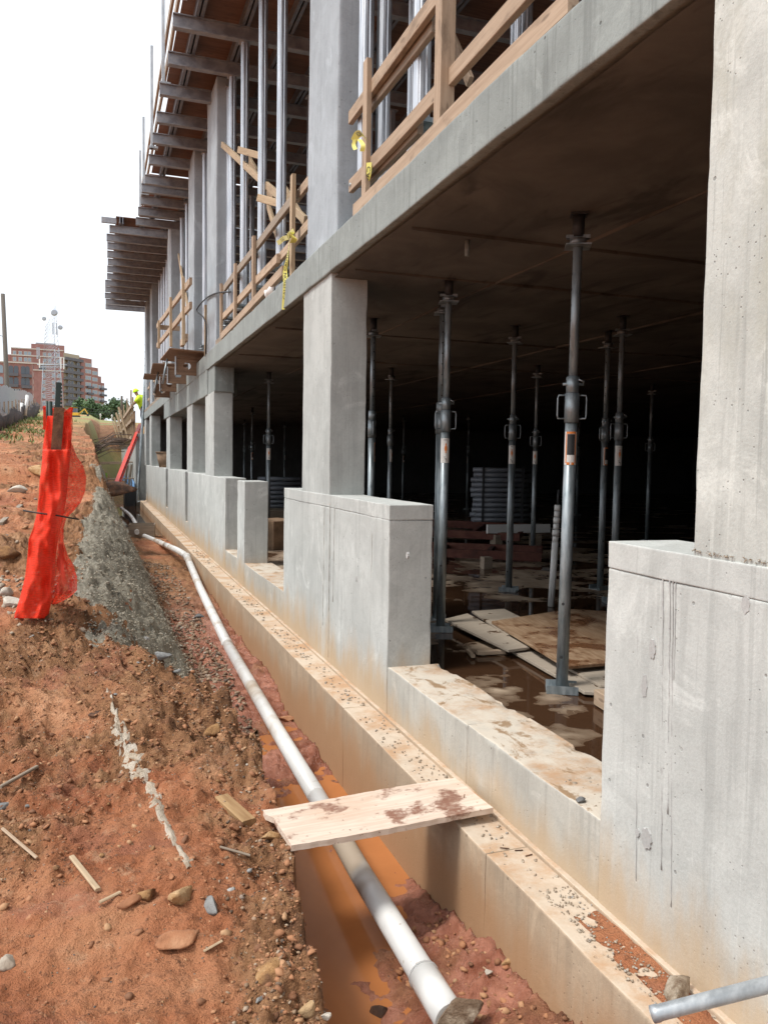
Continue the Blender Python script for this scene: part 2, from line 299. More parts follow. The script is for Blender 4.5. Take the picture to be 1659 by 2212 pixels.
for n_ in M['mesh_thin'].node_tree.nodes:
    if n_.bl_idname == 'ShaderNodeMapRange' and abs(n_.inputs['To Max'].default_value-.42) < .01: n_.inputs['To Min'].default_value = .38; n_.inputs['To Max'].default_value = .68
M['netting'] = mk('orange netting strands', .6, (.82, .06, .025))[0]
def leaf_mat(name, a, b2):
    m, nt, b = mk(name, .6); r = nd(nt, 'ShaderNodeAttribute', attribute_name='tint').outputs['Fac']
    lk(nt, mxc(nt, r, a, b2), b.inputs['Base Color']); return m
M['leaf'] = leaf_mat('tree leaves', (.04, .085, .035), (.12, .19, .075))
M['blade'] = leaf_mat('grass blades', (.08, .13, .03), (.24, .28, .09))
M['bark'] = mk('bark', .9, (.09, .07, .055))[0]
M['polew'] = mk('weathered pole wood', .9, (.12, .105, .09))[0]

# ------------------------------------------------------------------ mesh helpers
def np_mesh(name, V, Fc, smooth=False):
    me = bpy.data.meshes.new(name); V = np.asarray(V, np.float32); Fc = np.asarray(Fc, np.int32); k = Fc.shape[1]
    me.vertices.add(len(V)); me.vertices.foreach_set('co', V.ravel())
    me.loops.add(Fc.size); me.loops.foreach_set('vertex_index', Fc.ravel())
    me.polygons.add(len(Fc)); me.polygons.foreach_set('loop_start', np.arange(0, Fc.size, k, dtype=np.int32))
    me.polygons.foreach_set('loop_total', np.full(len(Fc), k, np.int32))
    if smooth: me.polygons.foreach_set('use_smooth', np.ones(len(Fc), bool))
    me.update(calc_edges=True); me.validate(); return me
def link(name, me, mat=None, parent=None):
    o = bpy.data.objects.new(name, me); COL.objects.link(o)
    if mat is not None: me.materials.clear(); me.materials.append(M[mat] if isinstance(mat, str) else mat)
    if parent is not None: o.parent = parent
    return o
def tag(o, label, cat, group=None):
    o['label'] = label; o['category'] = cat
    if group: o['group'] = group
    return o
def struct(o): o['kind'] = 'structure'; return o
def thing(name, loc, label, cat, group=None, rz=0.):
    o = bpy.data.objects.new(name, None); COL.objects.link(o); o.location = loc; o.rotation_euler = (0, 0, rz); o.empty_display_size = .1
    return tag(o, label, cat, group)
def wparent(o, root):                                   # child built in world coordinates
    o.parent = root; o.matrix_parent_inverse = (Matrix.Translation(root.location) @ root.rotation_euler.to_matrix().to_4x4()).inverted(); return o
class MB:
    def __init__(s): s.v = []; s.f = []; s.sm = []
    def add(s, V, Fc, sm=False):
        n = len(s.v); s.v += [tuple(p) for p in V]; s.f += [tuple(i+n for i in q) for q in Fc]; s.sm += [sm]*len(Fc); return s
    def box(s, x0, x1, y0, y1, z0, z1):
        V = [(x, y, z) for z in (z0, z1) for y in (y0, y1) for x in (x0, x1)]
        return s.add(V, [(0, 2, 3, 1), (4, 5, 7, 6), (0, 1, 5, 4), (2, 6, 7, 3), (0, 4, 6, 2), (1, 3, 7, 5)])
    def bar(s, a, b, w, h, up=(0, 0, 1)):
        a, b = Vector(a), Vector(b); d = (b-a).normalized(); up = Vector(up)
        if abs(d.dot(up)) > .98: up = Vector((1, 0, 0))
        sx = d.cross(up).normalized(); sy = sx.cross(d)
        V = [p+sx*i*w/2+sy*j*h/2 for p in (a, b) for i, j in ((-1, -1), (1, -1), (1, 1), (-1, 1))]
        return s.add(V, [(3, 2, 1, 0), (4, 5, 6, 7), (0, 1, 5, 4), (1, 2, 6, 5), (2, 3, 7, 6), (3, 0, 4, 7)])
    def tube(s, pts, r, n=10, caps=True):
        pts = [Vector(p) for p in pts]; rs = r if isinstance(r, (list, tuple)) else [r]*len(pts); base = len(s.v); prev = None
        for i, p in enumerate(pts):
            d = (pts[min(i+1, len(pts)-1)]-pts[max(i-1, 0)]).normalized()
            if prev is None: prev = d.orthogonal().normalized()
            prev = (prev-d*prev.dot(d)).normalized(); q = d.cross(prev)
            s.v += [tuple(p+(prev*math.cos(t)+q*math.sin(t))*rs[i]) for t in (2*math.pi*k/n for k in range(n))]
        for i in range(len(pts)-1):
            for k in range(n):
                a, b = base+i*n+k, base+i*n+(k+1) % n; s.f.append((a, b, b+n, a+n)); s.sm.append(True)
        if caps:
            s.f.append(tuple(range(base+n-1, base-1, -1))); e = base+(len(pts)-1)*n; s.f.append(tuple(range(e, e+n))); s.sm += [False]*2
        return s
    def prism(s, poly, a, b, ax=1):                      # polygon in the two other axes, extruded along ax
        n = len(poly)
        def P(u, v, t): q = [u, v]; q.insert(ax, t); return tuple(q)
        V = [P(u, v, a) for u, v in poly]+[P(u, v, b) for u, v in poly]
        return s.add(V, [tuple(range(n-1, -1, -1)), tuple(range(n, 2*n))]+[(i, (i+1) % n, n+(i+1) % n, n+i) for i in range(n)])
    def build(s, name, mat, parent=None, root=None, bevel=0):
        me = bpy.data.meshes.new(name); me.from_pydata(s.v, [], s.f); me.polygons.foreach_set('use_smooth', s.sm)
        bm = bmesh.new(); bm.from_mesh(me); bmesh.ops.recalc_face_normals(bm, faces=bm.faces); bm.to_mesh(me); bm.free(); me.update()
        o = link(name, me, mat, parent)
        if root is not None: wparent(o, root)
        if bevel:
            m = o.modifiers.new('bevel', 'BEVEL'); m.width = bevel; m.segments = 2; m.limit_method = 'ANGLE'
        return o
def frame(a, b, up=(0, 0, 1)):
    a, b = Vector(a), Vector(b); d = (b-a).normalized(); up = Vector(up)
    if abs(d.dot(up)) > .98: up = Vector((1, 0, 0))
    y = up.cross(d).normalized(); z = d.cross(y)
    m = Matrix((d, y, z)).transposed().to_4x4(); m.translation = (a+b)/2; return m
def lumber(name, a, b, w, h, mat='wood', root=None, up=(0, 0, 1), warp=.004):
    """a sawn board whose own X runs along the grain; w sideways, h along up"""
    L = (Vector(b)-Vector(a)).length; n = max(2, int(L/.25)); c = .0035; V = []; Fc = []
    ring = [(-w/2+c, -h/2), (w/2-c, -h/2), (w/2, -h/2+c), (w/2, h/2-c), (w/2-c, h/2), (-w/2+c, h/2), (-w/2, h/2-c), (-w/2, -h/2+c)]
    ph, ph2 = random.uniform(0, 6), random.uniform(0, 6)
    for i in range(n+1):
        x = -L/2+L*i/n; dy = warp*math.sin(ph+2.1*x); dz = warp*math.sin(ph2+1.7*x)
        V += [(x, p+dy, q+dz) for p, q in ring]
    for i in range(n):
        for k in range(8): Fc.append((i*8+k, i*8+(k+1) % 8, (i+1)*8+(k+1) % 8, (i+1)*8+k))
    Fc += [tuple(range(7, -1, -1)), tuple(range(n*8, n*8+8))]
    me = bpy.data.meshes.new(name); me.from_pydata(V, [], Fc); me.update()
    o = link(name, me, mat); mw = frame(a, b, up)
    if root is not None:
        o.parent = root; o.matrix_parent_inverse = (Matrix.Translation(root.location) @ root.rotation_euler.to_matrix().to_4x4()).inverted()
    o.matrix_basis = mw; return o
def rough_box(name, x0, x1, y0, y1, z0, z1, mat, root=None, step=.06, r=.012, amp=.006, chip=.02, seed=0):
    """cast block: rounded, slightly ragged arrises with a chip here and there"""
    lo, hi = np.array([x0, y0, z0], float), np.array([x1, y1, z1], float)
    def axis(a, b):
        n = max(1, int(round((b-a-2*r)/step))); e = np.array([0, .4, 1, 2, 3.2])*r; return np.concatenate([a+e, np.linspace(a+4.5*r, b-4.5*r, n+1), (b-e)[::-1]]) if b-a > 10*r else np.linspace(a, b, 7)
    A = [axis(lo[i], hi[i]) for i in range(3)]; V = []; Fc = []; base = 0
    for ax in range(3):
        u, v = [i for i in range(3) if i != ax]
        for side in (0, 1):
            U, W = np.meshgrid(A[u], A[v], indexing='ij'); P = np.zeros(U.shape+(3,)); P[..., u] = U; P[..., v] = W; P[..., ax] = hi[ax] if side else lo[ax]
            P = P.reshape(-1, 3); nu, nv = len(A[u]), len(A[v]); idx = np.arange(nu*nv).reshape(nu, nv)
            q = np.stack([idx[:-1, :-1], idx[1:, :-1], idx[1:, 1:], idx[:-1, 1:]], -1).reshape(-1, 4)
            flip = (side == 1) == (ax == 1)
            Fc.append((q[:, ::-1] if flip else q)+base); V.append(P); base += len(P)
    V = np.concatenate(V); Fc = np.concatenate(Fc)
    nz = fbm(V*9, 3, 3+seed); ch = np.clip((vn(V*7, 21+seed)+.4*vn(V*23, 22+seed)-.62)*3, 0, 1)*chip
    rr = (r*(1+.5*nz)+ch)[:, None]; Q = np.clip(V, lo+rr, hi-rr); D = V-Q; L = np.linalg.norm(D, axis=1, keepdims=True)
    V = np.where(L > rr, Q+D*rr/np.maximum(L, 1e-9), V)
    V = V+np.stack([fbm(V*2.3, 3, 31+seed), fbm(V*2.3, 3, 41+seed), fbm(V*2.3, 3, 51+seed)], -1)*amp*.6
    o = link(name, np_mesh(name, V, Fc), mat)
    if root is not None: wparent(o, root)
    return o
ICO = None
def ico(sub=1):
    bm = bmesh.new(); bmesh.ops.create_icosphere(bm, subdivisions=sub, radius=1.); V = np.array([v.co[:] for v in bm.verts]); Fc = np.array([[v.index for v in f.verts] for f in bm.faces]); bm.free(); return V, Fc
def rock(name, loc, size, mat, label, rz=0., seed=0, cat='rock', group=None, flat=.35, sub=3, tilt=0.):
    V, Fc = ico(sub); s = seed*7.3
    V = V*(1+.28*vn(V*1.3+s, seed)[:, None]+.12*vn(V*3.1+s, seed+1)[:, None])
    for k in range(7):                                   # broken faces
        n = np.array([math.sin(k*2.4+s), math.cos(k*1.7+s*1.3), math.sin(k*1.1+s*.7)]); n /= np.linalg.norm(n); t = .62+.2*math.sin(k*3+s)
        d = V@n; V = V-np.maximum(d-t, 0)[:, None]*n*.9
    V = V*(1+.05*fbm(V*6+s, 3, seed+4)[:, None]); V = V*np.array(size)/2; V[:, 2] += size[2]*(.5-flat)
    o = link(name, np_mesh(name, V, Fc), mat); o.location = loc; o.rotation_euler = (tilt, tilt*.6, rz); return tag(o, label, cat, group)
def scatter(name, P, R, mat, flat=.65, sub=1, parent=None):
    V, Fc = ico(sub); n = len(P); k = len(V); A = V[None]*(1+.42*RNG.uniform(-1, 1, (n, k, 1)))
    A = A*(R[:, None, None]*np.stack([RNG.uniform(.8, 1.4, n), RNG.uniform(.7, 1.1, n), RNG.uniform(.45, .8, n)], -1)[:, None, :])
    t = RNG.uniform(0, 6.28, n); c, s = np.cos(t)[:, None], np.sin(t)[:, None]
    x, y = A[..., 0]*c-A[..., 1]*s, A[..., 0]*s+A[..., 1]*c; tl = RNG.uniform(-.5, .5, n)[:, None]
    z = A[..., 2]+x*tl; A = np.stack([x, y, z], -1)+P[:, None, :]
    me = np_mesh(name, A.reshape(-1, 3), (Fc[None]+np.arange(n)[:, None, None]*k).reshape(-1, 3))
    a = me.attributes.new('tint', 'FLOAT', 'POINT'); a.data.foreach_set('value', np.repeat(RNG.uniform(0, 1, n), k).astype(np.float32))
    o = link(name, me, mat, parent); o['kind'] = 'stuff'; return o
def copy_tree(o, parent=None):
    c = o.copy(); COL.objects.link(c); c.parent = parent
    if parent is not None: c.matrix_parent_inverse = o.matrix_parent_inverse
    for ch in list(o.children): copy_tree(ch, c)
    return c

# ------------------------------------------------------------------ terrain
XW, XF = 1.79, 1.57                                       # wall face, outer face of the footing
CREST = [(760, 2300, -.30), (740, 2212, -.30), (640, 1850, -.30), (590, 1700, -.27), (548, 1575, -.22), (500, 1500, -.16), (345, 1440, -.08),
         (215, 1370, .08), (185, 1250, .28), (190, 1160, .44), (215, 1085, .62), (222, 1056, .74), (208, 1015, 1.1), (204, 965, 1.66), (180, 922, 2.6)]
cp = [at(a, b, 2, c) for a, b, c in CREST]
TY = np.array([-200, -20, 1.2]+[p.y for p in cp[1:]]+[60, 110, 220, 420, 900, 1500])
TX = np.array([.62, .62, .60]+[p.x for p in cp[1:]]+[-.4, -1, -2, -4, -8, -10])
TZ = np.array([-.4, -.3, -.3]+[p.z for p in cp[1:]]+[4.0, 6.3, 12.2, 23., 34., 40.])
yf = np.arange(1.3, 7.2, .03); xf = np.interp(yf, TY, TX)+.045*fbm(np.stack([yf*2.6, yf*0, yf*0], -1), 4, 71); zf_ = np.interp(yf, TY, TZ)
mk_ = (TY < 1.3) | (TY > 7.2); TY, TX, TZ = [np.concatenate([q[mk_ & (TY < 3)], f_, q[mk_ & (TY > 3)]]) for q, f_ in ((TY, yf), (TX, xf), (TZ, zf_))]
KY = np.array([-200, 1.2, 2.4, 3.3, 4.2, 5.0, 5.8, 6.6, 8, 10, 13, 16, 20, 24, 30, 40, 60, 110, 1500])
KX = np.array([.76, .74, .80, .88, .97, 1.03, 1.04, .92, .84, .78, .72, .58, .36, .22, .02, -.2, .2, .2, .2])   # toe of the bank
KZ = np.array([-.7, -.868, -.878, -.905, -.925, -.92, -.89, -.8, -.70, -.64, -.58, -.52, -.55, -.75, -1.1, -1.2, 3.6, 6., 40.])
FZ = np.array([-.5, -.5, -.61, -.75, -.91, -.93, -.90, -.86, -.78, -.75, -.66, -.60, -.60, -.75, -1.1, -1.2, 3.6, 6., 40.])
KX[1:6] = np.interp(KY[1:6], TY, TX)+.05
def soil(x, y):                                           # 0 smooth clay, 1 gritty spoil
    p = np.stack([x, y, x*0], -1); xc = np.interp(y, TY, TX)
    return np.clip(.38+.8*fbm(p*1.05, 3, 77)+.55*np.clip(1+(x-xc)/.55, 0, 1)-1.1*np.clip((2.75-y)*1.6, 0, 1)*np.clip((.62-x)*2, 0, 1), 0, 1)
def H0(x, y):
    xc, zc = np.interp(y, TY, TX), np.interp(y, TY, TZ); xt, zt, zf = np.interp(y, KY, KX), np.interp(y, KY, KZ), np.interp(y, KY, FZ)
    d = x-xc; left = zc+.055*np.minimum(-d, 3)+.02*np.clip(-d-3, 0, 12)+.10*np.clip(d+.5, -10, .0)*0
    t = np.clip(d/np.maximum(xt-xc, .05), 0, 1); steep = np.clip((y-5.5)/2., 0, 1)
    t2 = np.clip(t*1.5, 0, 1); S = (t2*t2*(3-2*t2))*(1-steep)+(t**1.55)*steep
    sl_ = zc+(zt-zc)*S; fl = zt+(zf-zt)*np.clip((x-xt)/np.maximum(XF-xt, .05), 0, 1)**1.2
    z = np.where(d < 0, left, np.where(x < xt, sl_, fl))
    und = np.where(y < 60, -1.3, np.minimum(zt, zc))
    return np.where(x > XF+.02, np.where(y < 60, und, z), z)
def HN(x, y):                                             # lumps and clods
    p = np.stack([x, y, x*0], -1); near = np.clip((40-y)/25, 0, 1); trench = np.clip((x-np.interp(y, KY, KX))/.12, 0, 1)
    r_ = soil(x, y); n = .10*fbm(p*.9, 3, 5)+(.028+.03*r_)*fbm(p*3.1, 3, 9)-.018*np.clip(vn(p*np.array([3.4, 2.2, 1]), 23)-.25, 0, 1)
    cl = np.abs(vn(p*8., 14)); n = n+(.4+1.25*r_)*(.042*(.45-cl)+.028*vn(p*17, 15)+.019*vn(p*37, 16)+.010*vn(p*77, 17))
    k = near*(1-.4*trench)
    far = np.clip((y-20)/30, 0, 1)
    return n*k+far*(.35*fbm(p*.12, 3, 8)+.1*vn(p*.5, 3))
def H(x, y):
    x = np.asarray(x, float); y = np.asarray(y, float); return H0(x, y)+np.where(x > XF+.02, 0, HN(x, y))
def hz(x, y): return float(H(np.array([x]), np.array([y]))[0])
rows = np.concatenate([[-200, -90, -40, -18, -8, -4, -2, -.8, -.2, .3], 0.9*1.0055**np.arange(0, 700), [46, 55, 62, 75, 95, 120, 150, 190, 240, 300, 380, 480, 700, 1100, 1500]])
ld = np.concatenate([np.arange(0, 1.5, .011), 1.5*1.045**np.arange(1, 126)]); ld = ld[ld < 900]
def grid_pts(rows, what):
    G = []
    for y in rows:
        xc, xt = np.interp(y, TY, TX), np.interp(y, KY, KX)
        sl_ = xc+(xt-xc)*np.linspace(0, 1, 26)[1:]; fl = xt+(XF-xt)*np.linspace(0, 1, 40)[1:]
        if y > 50: fl = np.linspace(max(xt, 3), 3.5, 39)
        G.append({'all': np.concatenate([(xc-ld)[::-1], sl_, fl, [XF+.06 if y <= 50 else 3.6, 3 if y <= 50 else 4, 12, 40, 120, 400, 900]])}[what])
    return np.array(G)
GX = grid_pts(rows, 'all'); GY = np.repeat(rows[:, None], GX.shape[1], 1); GZ = H(GX, GY)
def grid_faces(nr, nc):
    i = np.arange(nr*nc).reshape(nr, nc); return np.stack([i[:-1, :-1], i[:-1, 1:], i[1:, 1:], i[1:, :-1]], -1).reshape(-1, 4)
nr, nc = GX.shape
ground = link('ground', np_mesh('ground', np.stack([GX, GY, GZ], -1).reshape(-1, 3), grid_faces(nr, nc), True), 'clay'); struct(ground)
at_ = ground.data.attributes.new('soil', 'FLOAT', 'POINT'); at_.data.foreach_set('value', soil(GX, GY).ravel().astype(np.float32))
# sprayed concrete skin on the cut bank, a shell over the soil
ry = 5.6*1.007**np.arange(0, 272); nx = 46; SX = []; SY = []
for y in ry:
    xc, xt = np.interp(y, TY, TX), np.interp(y, KY, KX); SX.append(np.linspace(xc-.12, xc+(xt-xc)*.93, nx)); SY.append([y]*nx)
SX, SY = np.array(SX), np.array(SY); P3 = np.stack([SX, SY, SX*0], -1)
SZ = H(SX, SY)+.035+.012*fbm(P3*5, 3, 61)+.004*fbm(P3*40, 2, 62)
tt = np.linspace(0, 1, nx)[None]; edge = np.minimum(np.minimum(tt/.10, (1-tt)/.08), np.minimum((SY-5.9)/.9, (17.5-SY)/1.8))+.55*fbm(P3*2.6, 4, 63)
SZ = SZ-.06*np.clip(1-edge*1.2, 0, 1)
fc = grid_faces(*SX.shape); keep = (edge.ravel()[fc].min(1) > -.02); V = np.stack([SX, SY, SZ], -1).reshape(-1, 3); fc = fc[keep]
used, inv = np.unique(fc, return_inverse=True); V_SHOT = V[used]; V_SHOT = V_SHOT[V_SHOT[:, 1] < 17]
shot = link('shotcrete_slope', np_mesh('shotcrete_slope', V[used], inv.reshape(-1, 4), True), 'shot'); struct(shot)
sm = shot.modifiers.new('thick', 'SOLIDIFY'); sm.thickness = .05; sm.offset = -1
# standing water in the trench
wt = link('trench_water', np_mesh('trench_water', [(.6, 1.0, -.885), (XF+.01, 1.0, -.885), (XF+.01, 7.4, -.885), (.6, 7.4, -.885)], [[0, 1, 2, 3]]), 'water'); struct(wt)
wt2 = link('trench_water', np_mesh('trench_water', [(.7, 20., -.62), (XF+.01, 20., -.62), (XF+.01, 36, -.62), (.7, 36, -.62)], [[0, 1, 2, 3]]), 'puddle'); struct(wt2)

# ------------------------------------------------------------------ the concrete frame
ZF, ZS, ZW, ZC, ZT = -.33, 0.0, 1.07, 2.87, 3.15           # footing top, sill, parapet top, ceiling, upper deck
B = thing('parking_structure', (XW, 0, ZF), 'grey cast concrete parking structure under construction with parapet walls, columns and upper slab', 'building')
fy = [.9, 3.05, 5.2, 7.55, 9.3, 11.1, 12.6, 15.2, 18.3, 22., 26., 33.2]
for i in range(len(fy)-1):
    rough_box('footing', XF-.0+.002*(i % 2), XW+.25, fy[i], fy[i+1]-.003, -1.5, ZF-.002*(i % 2), 'conc_foot', B, .05 if i < 5 else .2, .006, .004, .02, i)
# thin lip where wall meets footing
MB().box(XW-.022, XW+.01, .9, 33.2, ZF-.02, ZF+.018).build('base_lip', 'conc_foot', root=B, bevel=.006)
# parapets: (y0, y1); each has its own top lift
par = [(.55, 2.545), (4.95, 8.1), (10.47, 11.02), (12.13, 17.45), (18.0, 22.6), (23.3, 33.0)]
for i, (a, b) in enumerate(par):
    st = .05 if i < 2 else .1
    cap = .10 if i in (0, 1) else 0
    pw = rough_box('parapet_wall', XW, XW+.31, a, b, ZF-.05, ZW-cap, 'conc', B, st, .007, .005, .016, 20+i)
    if cap:
        c = rough_box('top_lift', XW-.0015, XW+.312, a-.002, b+.002, ZW-cap+.0006, ZW, 'conc', None, st, .004, .005, .02, 40+i)
        c.parent = pw
gaps = [(2.545, 4.95), (8.1, 10.47), (11.02, 12.13), (17.45, 18.0), (22.6, 23.3)]
for i, (a, b) in enumerate(gaps):
    cuts = [a, a+1.18, b] if i == 0 else [a, b]
    for k in range(len(cuts)-1):
        rough_box('sill_wall', XW+.004, XW+.37, cuts[k]+.001, cuts[k+1]-.001, ZF-.05, ZS-.002*k, 'conc_sill', B, .04, .007, .006, .045, 60+i*3+k)
cols = [(1.0, 2.1), (6.43, 7.37), (13.45, 14.57), (16.65, 17.65), (21.95, 23.1), (29.7, 30.75), (33.1, 34.2)]
for i, (a, b) in enumerate(cols):
    ztop = ZC+.02 if i not in (2, 3, 4) else 2.46
    rough_box('column', XW+.004, XW+.313, a, b, ZW-.02, ztop, 'conc_near' if i == 0 else 'conc_col', B, .05 if i < 2 else .15, .007, .005, .014, 80+i)
    if i: rough_box('upper_column', XW+.02, XW+.30, a-.06, b-.04, ZT-.01, 7.42, 'conc_up', B, .15, .02, .006, .01, 100+i)
# deck: slab with a rough edge, a deeper edge beam from the third column on
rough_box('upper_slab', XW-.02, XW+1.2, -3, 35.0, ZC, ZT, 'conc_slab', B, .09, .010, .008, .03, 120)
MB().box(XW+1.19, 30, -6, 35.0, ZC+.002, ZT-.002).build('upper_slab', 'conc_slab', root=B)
ce = np.stack(np.meshgrid(np.linspace(XW+.0, XW+8.5, 90), np.linspace(-2.9, 34.9, 260), indexing='ij'), -1)
P3 = np.concatenate([ce, ce[..., :1]*0], -1); zz = ZC-.022-.012*np.clip(fbm(P3*1.1, 3, 33), 0, 1)-.008*np.clip(fbm(P3*np.array([.6, 3, 1]), 3, 34), 0, 1)
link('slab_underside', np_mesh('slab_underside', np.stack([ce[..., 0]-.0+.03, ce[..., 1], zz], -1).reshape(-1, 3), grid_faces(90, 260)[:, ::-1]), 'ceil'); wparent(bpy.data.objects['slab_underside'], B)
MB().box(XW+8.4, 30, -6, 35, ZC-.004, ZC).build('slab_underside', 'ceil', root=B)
for k, y in enumerate([4.9, 6.1, 9.1, 11.6]):
    MB().box(XW+.1, 14, y-.004, y+.004, ZC-.046, ZC).build('form_seam', 'ceil', root=B)
for k, x in enumerate([3.1, 5.5, 8]):
    MB().box(x-.005, x+.005, .5, 24, ZC-.044, ZC).build('form_seam', 'ceil', root=B)
MB().tube([(2.35, 5.05, ZC-.01), (2.35, 5.05, ZC-.13)], .016, 10).build('drain_stub', 'conc_slab', root=B)
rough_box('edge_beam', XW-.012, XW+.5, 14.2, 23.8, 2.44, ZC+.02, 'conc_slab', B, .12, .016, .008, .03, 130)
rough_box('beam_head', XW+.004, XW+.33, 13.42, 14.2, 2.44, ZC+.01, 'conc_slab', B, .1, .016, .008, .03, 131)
# garage floor with real hollows, puddle sheet in them
fx = np.concatenate([np.linspace(XW+.30, 6., 150), np.linspace(6.2, 29.5, 40)]); fyy = np.concatenate([np.linspace(-5, 1.8, 20), np.linspace(1.9, 9.5, 270), np.linspace(9.7, 34.8, 70)])
g = np.stack(np.meshgrid(fx, fyy, indexing='ij'), -1); P3 = np.concatenate([g, g[..., :1]*0], -1)
hole = np.exp(-((g[..., 0]-3.0)/.95)**2-((g[..., 1]-3.7)/1.0)**2)+np.exp(-((g[..., 0]-4.6)/1.6)**2-((g[..., 1]-6.6)/1.0)**2)
zz = -.052+.010*fbm(P3*np.array([2.2, 2.2, 1]), 5, 90, .6)-.011*hole-.006*np.clip((g[..., 0]-7)/3, 0, 1)
link('floor_slab', np_mesh('floor_slab', np.stack([g[..., 0], g[..., 1], zz], -1).reshape(-1, 3), grid_faces(len(fx), len(fyy))[:, ::-1]), 'floor'); wparent(bpy.data.objects['floor_slab'], B)
MB().box(XW+.26, 29.5, -5, 34.8, -.6, -.13).build('floor_base', 'conc_slab', root=B)
pu = link('puddle_water', np_mesh('puddle_water', [(XW+.36, 1., -.0535), (16, 1, -.0535), (16, 16, -.0535), (XW+.36, 16, -.0535)], [[0, 1, 2, 3]]), 'puddle'); struct(pu)
MB().box(29.5, 29.8, -5.2, 35, -.6, ZC).build('back_wall_closure', 'conc_shade', root=B)
MB().box(XW+.35, 29.5, 34.85, 35.1, -.6, ZC).build('end_wall', 'conc_shade', root=B)
MB().box(XW+.35, 29.5, -5.3, -5.02, -.6, ZC).build('end_wall', 'conc_shade', root=B)
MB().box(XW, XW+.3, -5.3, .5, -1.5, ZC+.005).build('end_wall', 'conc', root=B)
MB().box(29.2, 29.5, -8, 36, ZT+.002, 7.4).build('back_wall_closure', 'conc_shade', root=B)  # unseen closure added so the upper level stays dark
# patched tie holes and grout runs on the near faces, ragged lift joint under the near column
for k, (a, b_, w_, h_) in enumerate(((1410, 1402, .016, .034), (1393, 1482, .014, .04), (1397, 1812, .026, .036), (1612, 1306, .016, .026), (1378, 1800, .01, .014), (706, 1500, .016, .03), (770, 1250, .012, .02), (880, 1200, .014, .02))):
    p = at(a, b_, 0, XW-.001); n = 22; MB().add([(XW-.0045, p.y+w_*math.cos(6.283*i/n)*(1+.15*math.sin(i*2.3+k)), p.z+h_*math.sin(6.283*i/n)*(1+.12*math.cos(i*1.7+k))) for i in range(n)]+[(XW-.0045+.012, p.y+w_*1.1*math.cos(6.283*i/n), p.z+h_*1.1*math.sin(6.283*i/n)) for i in range(n)], [tuple(range(n))]+[(i, (i+1) % n, n+(i+1) % n, n+i) for i in range(n)])  .build('tie_patch', 'conc_patch', root=B)
rg = random.Random(5)
def run(a, b0, b1, wpx, mat):
    p0, p1 = at(a, b0, 0, XW-.004), at(a-4, b1, 0, XW-.004); n = max(6, int((p0.z-p1.z)/.03)); pts = [(XW-.0005, p0.y+(p1.y-p0.y)*i/n+rg.uniform(-.0015, .0015), p0.z+(p1.z-p0.z)*i/n) for i in range(n+1)]
    MB().tube(pts, [wpx*.75*rg.uniform(.25, 1.25) for _ in pts], 5).build('grout_run', mat, root=B)
for a, b0, b1, w_ in ((1431, 1215, 1880, .0038), (1446, 1218, 1760, .0042), (1452, 1222, 1960, .0034), (1458, 1230, 1470, .003), (1376, 1360, 1900, .002)): run(a, b0, b1, w_, 'conc_patch')
for a, b0, b1, w_ in ((712, 1085, 1420, .004), (722, 1090, 1300, .003), (700, 1085, 1350, .003), (803, 1150, 1350, .003)): run(a, b0, b1, w_, 'conc_sill')
n = 300; yy = RNG.uniform(.95, 2.1, n); jc = scatter('joint_crumbs', np.stack([np.full(n, XW-.001), yy, ZW+.004+.010*vn(np.stack([yy*9, yy*0, yy*0], -1), 3)+RNG.normal(0, .004, n)], -1), RNG.uniform(.001, .0042, n), 'grit'); wparent(jc, B)

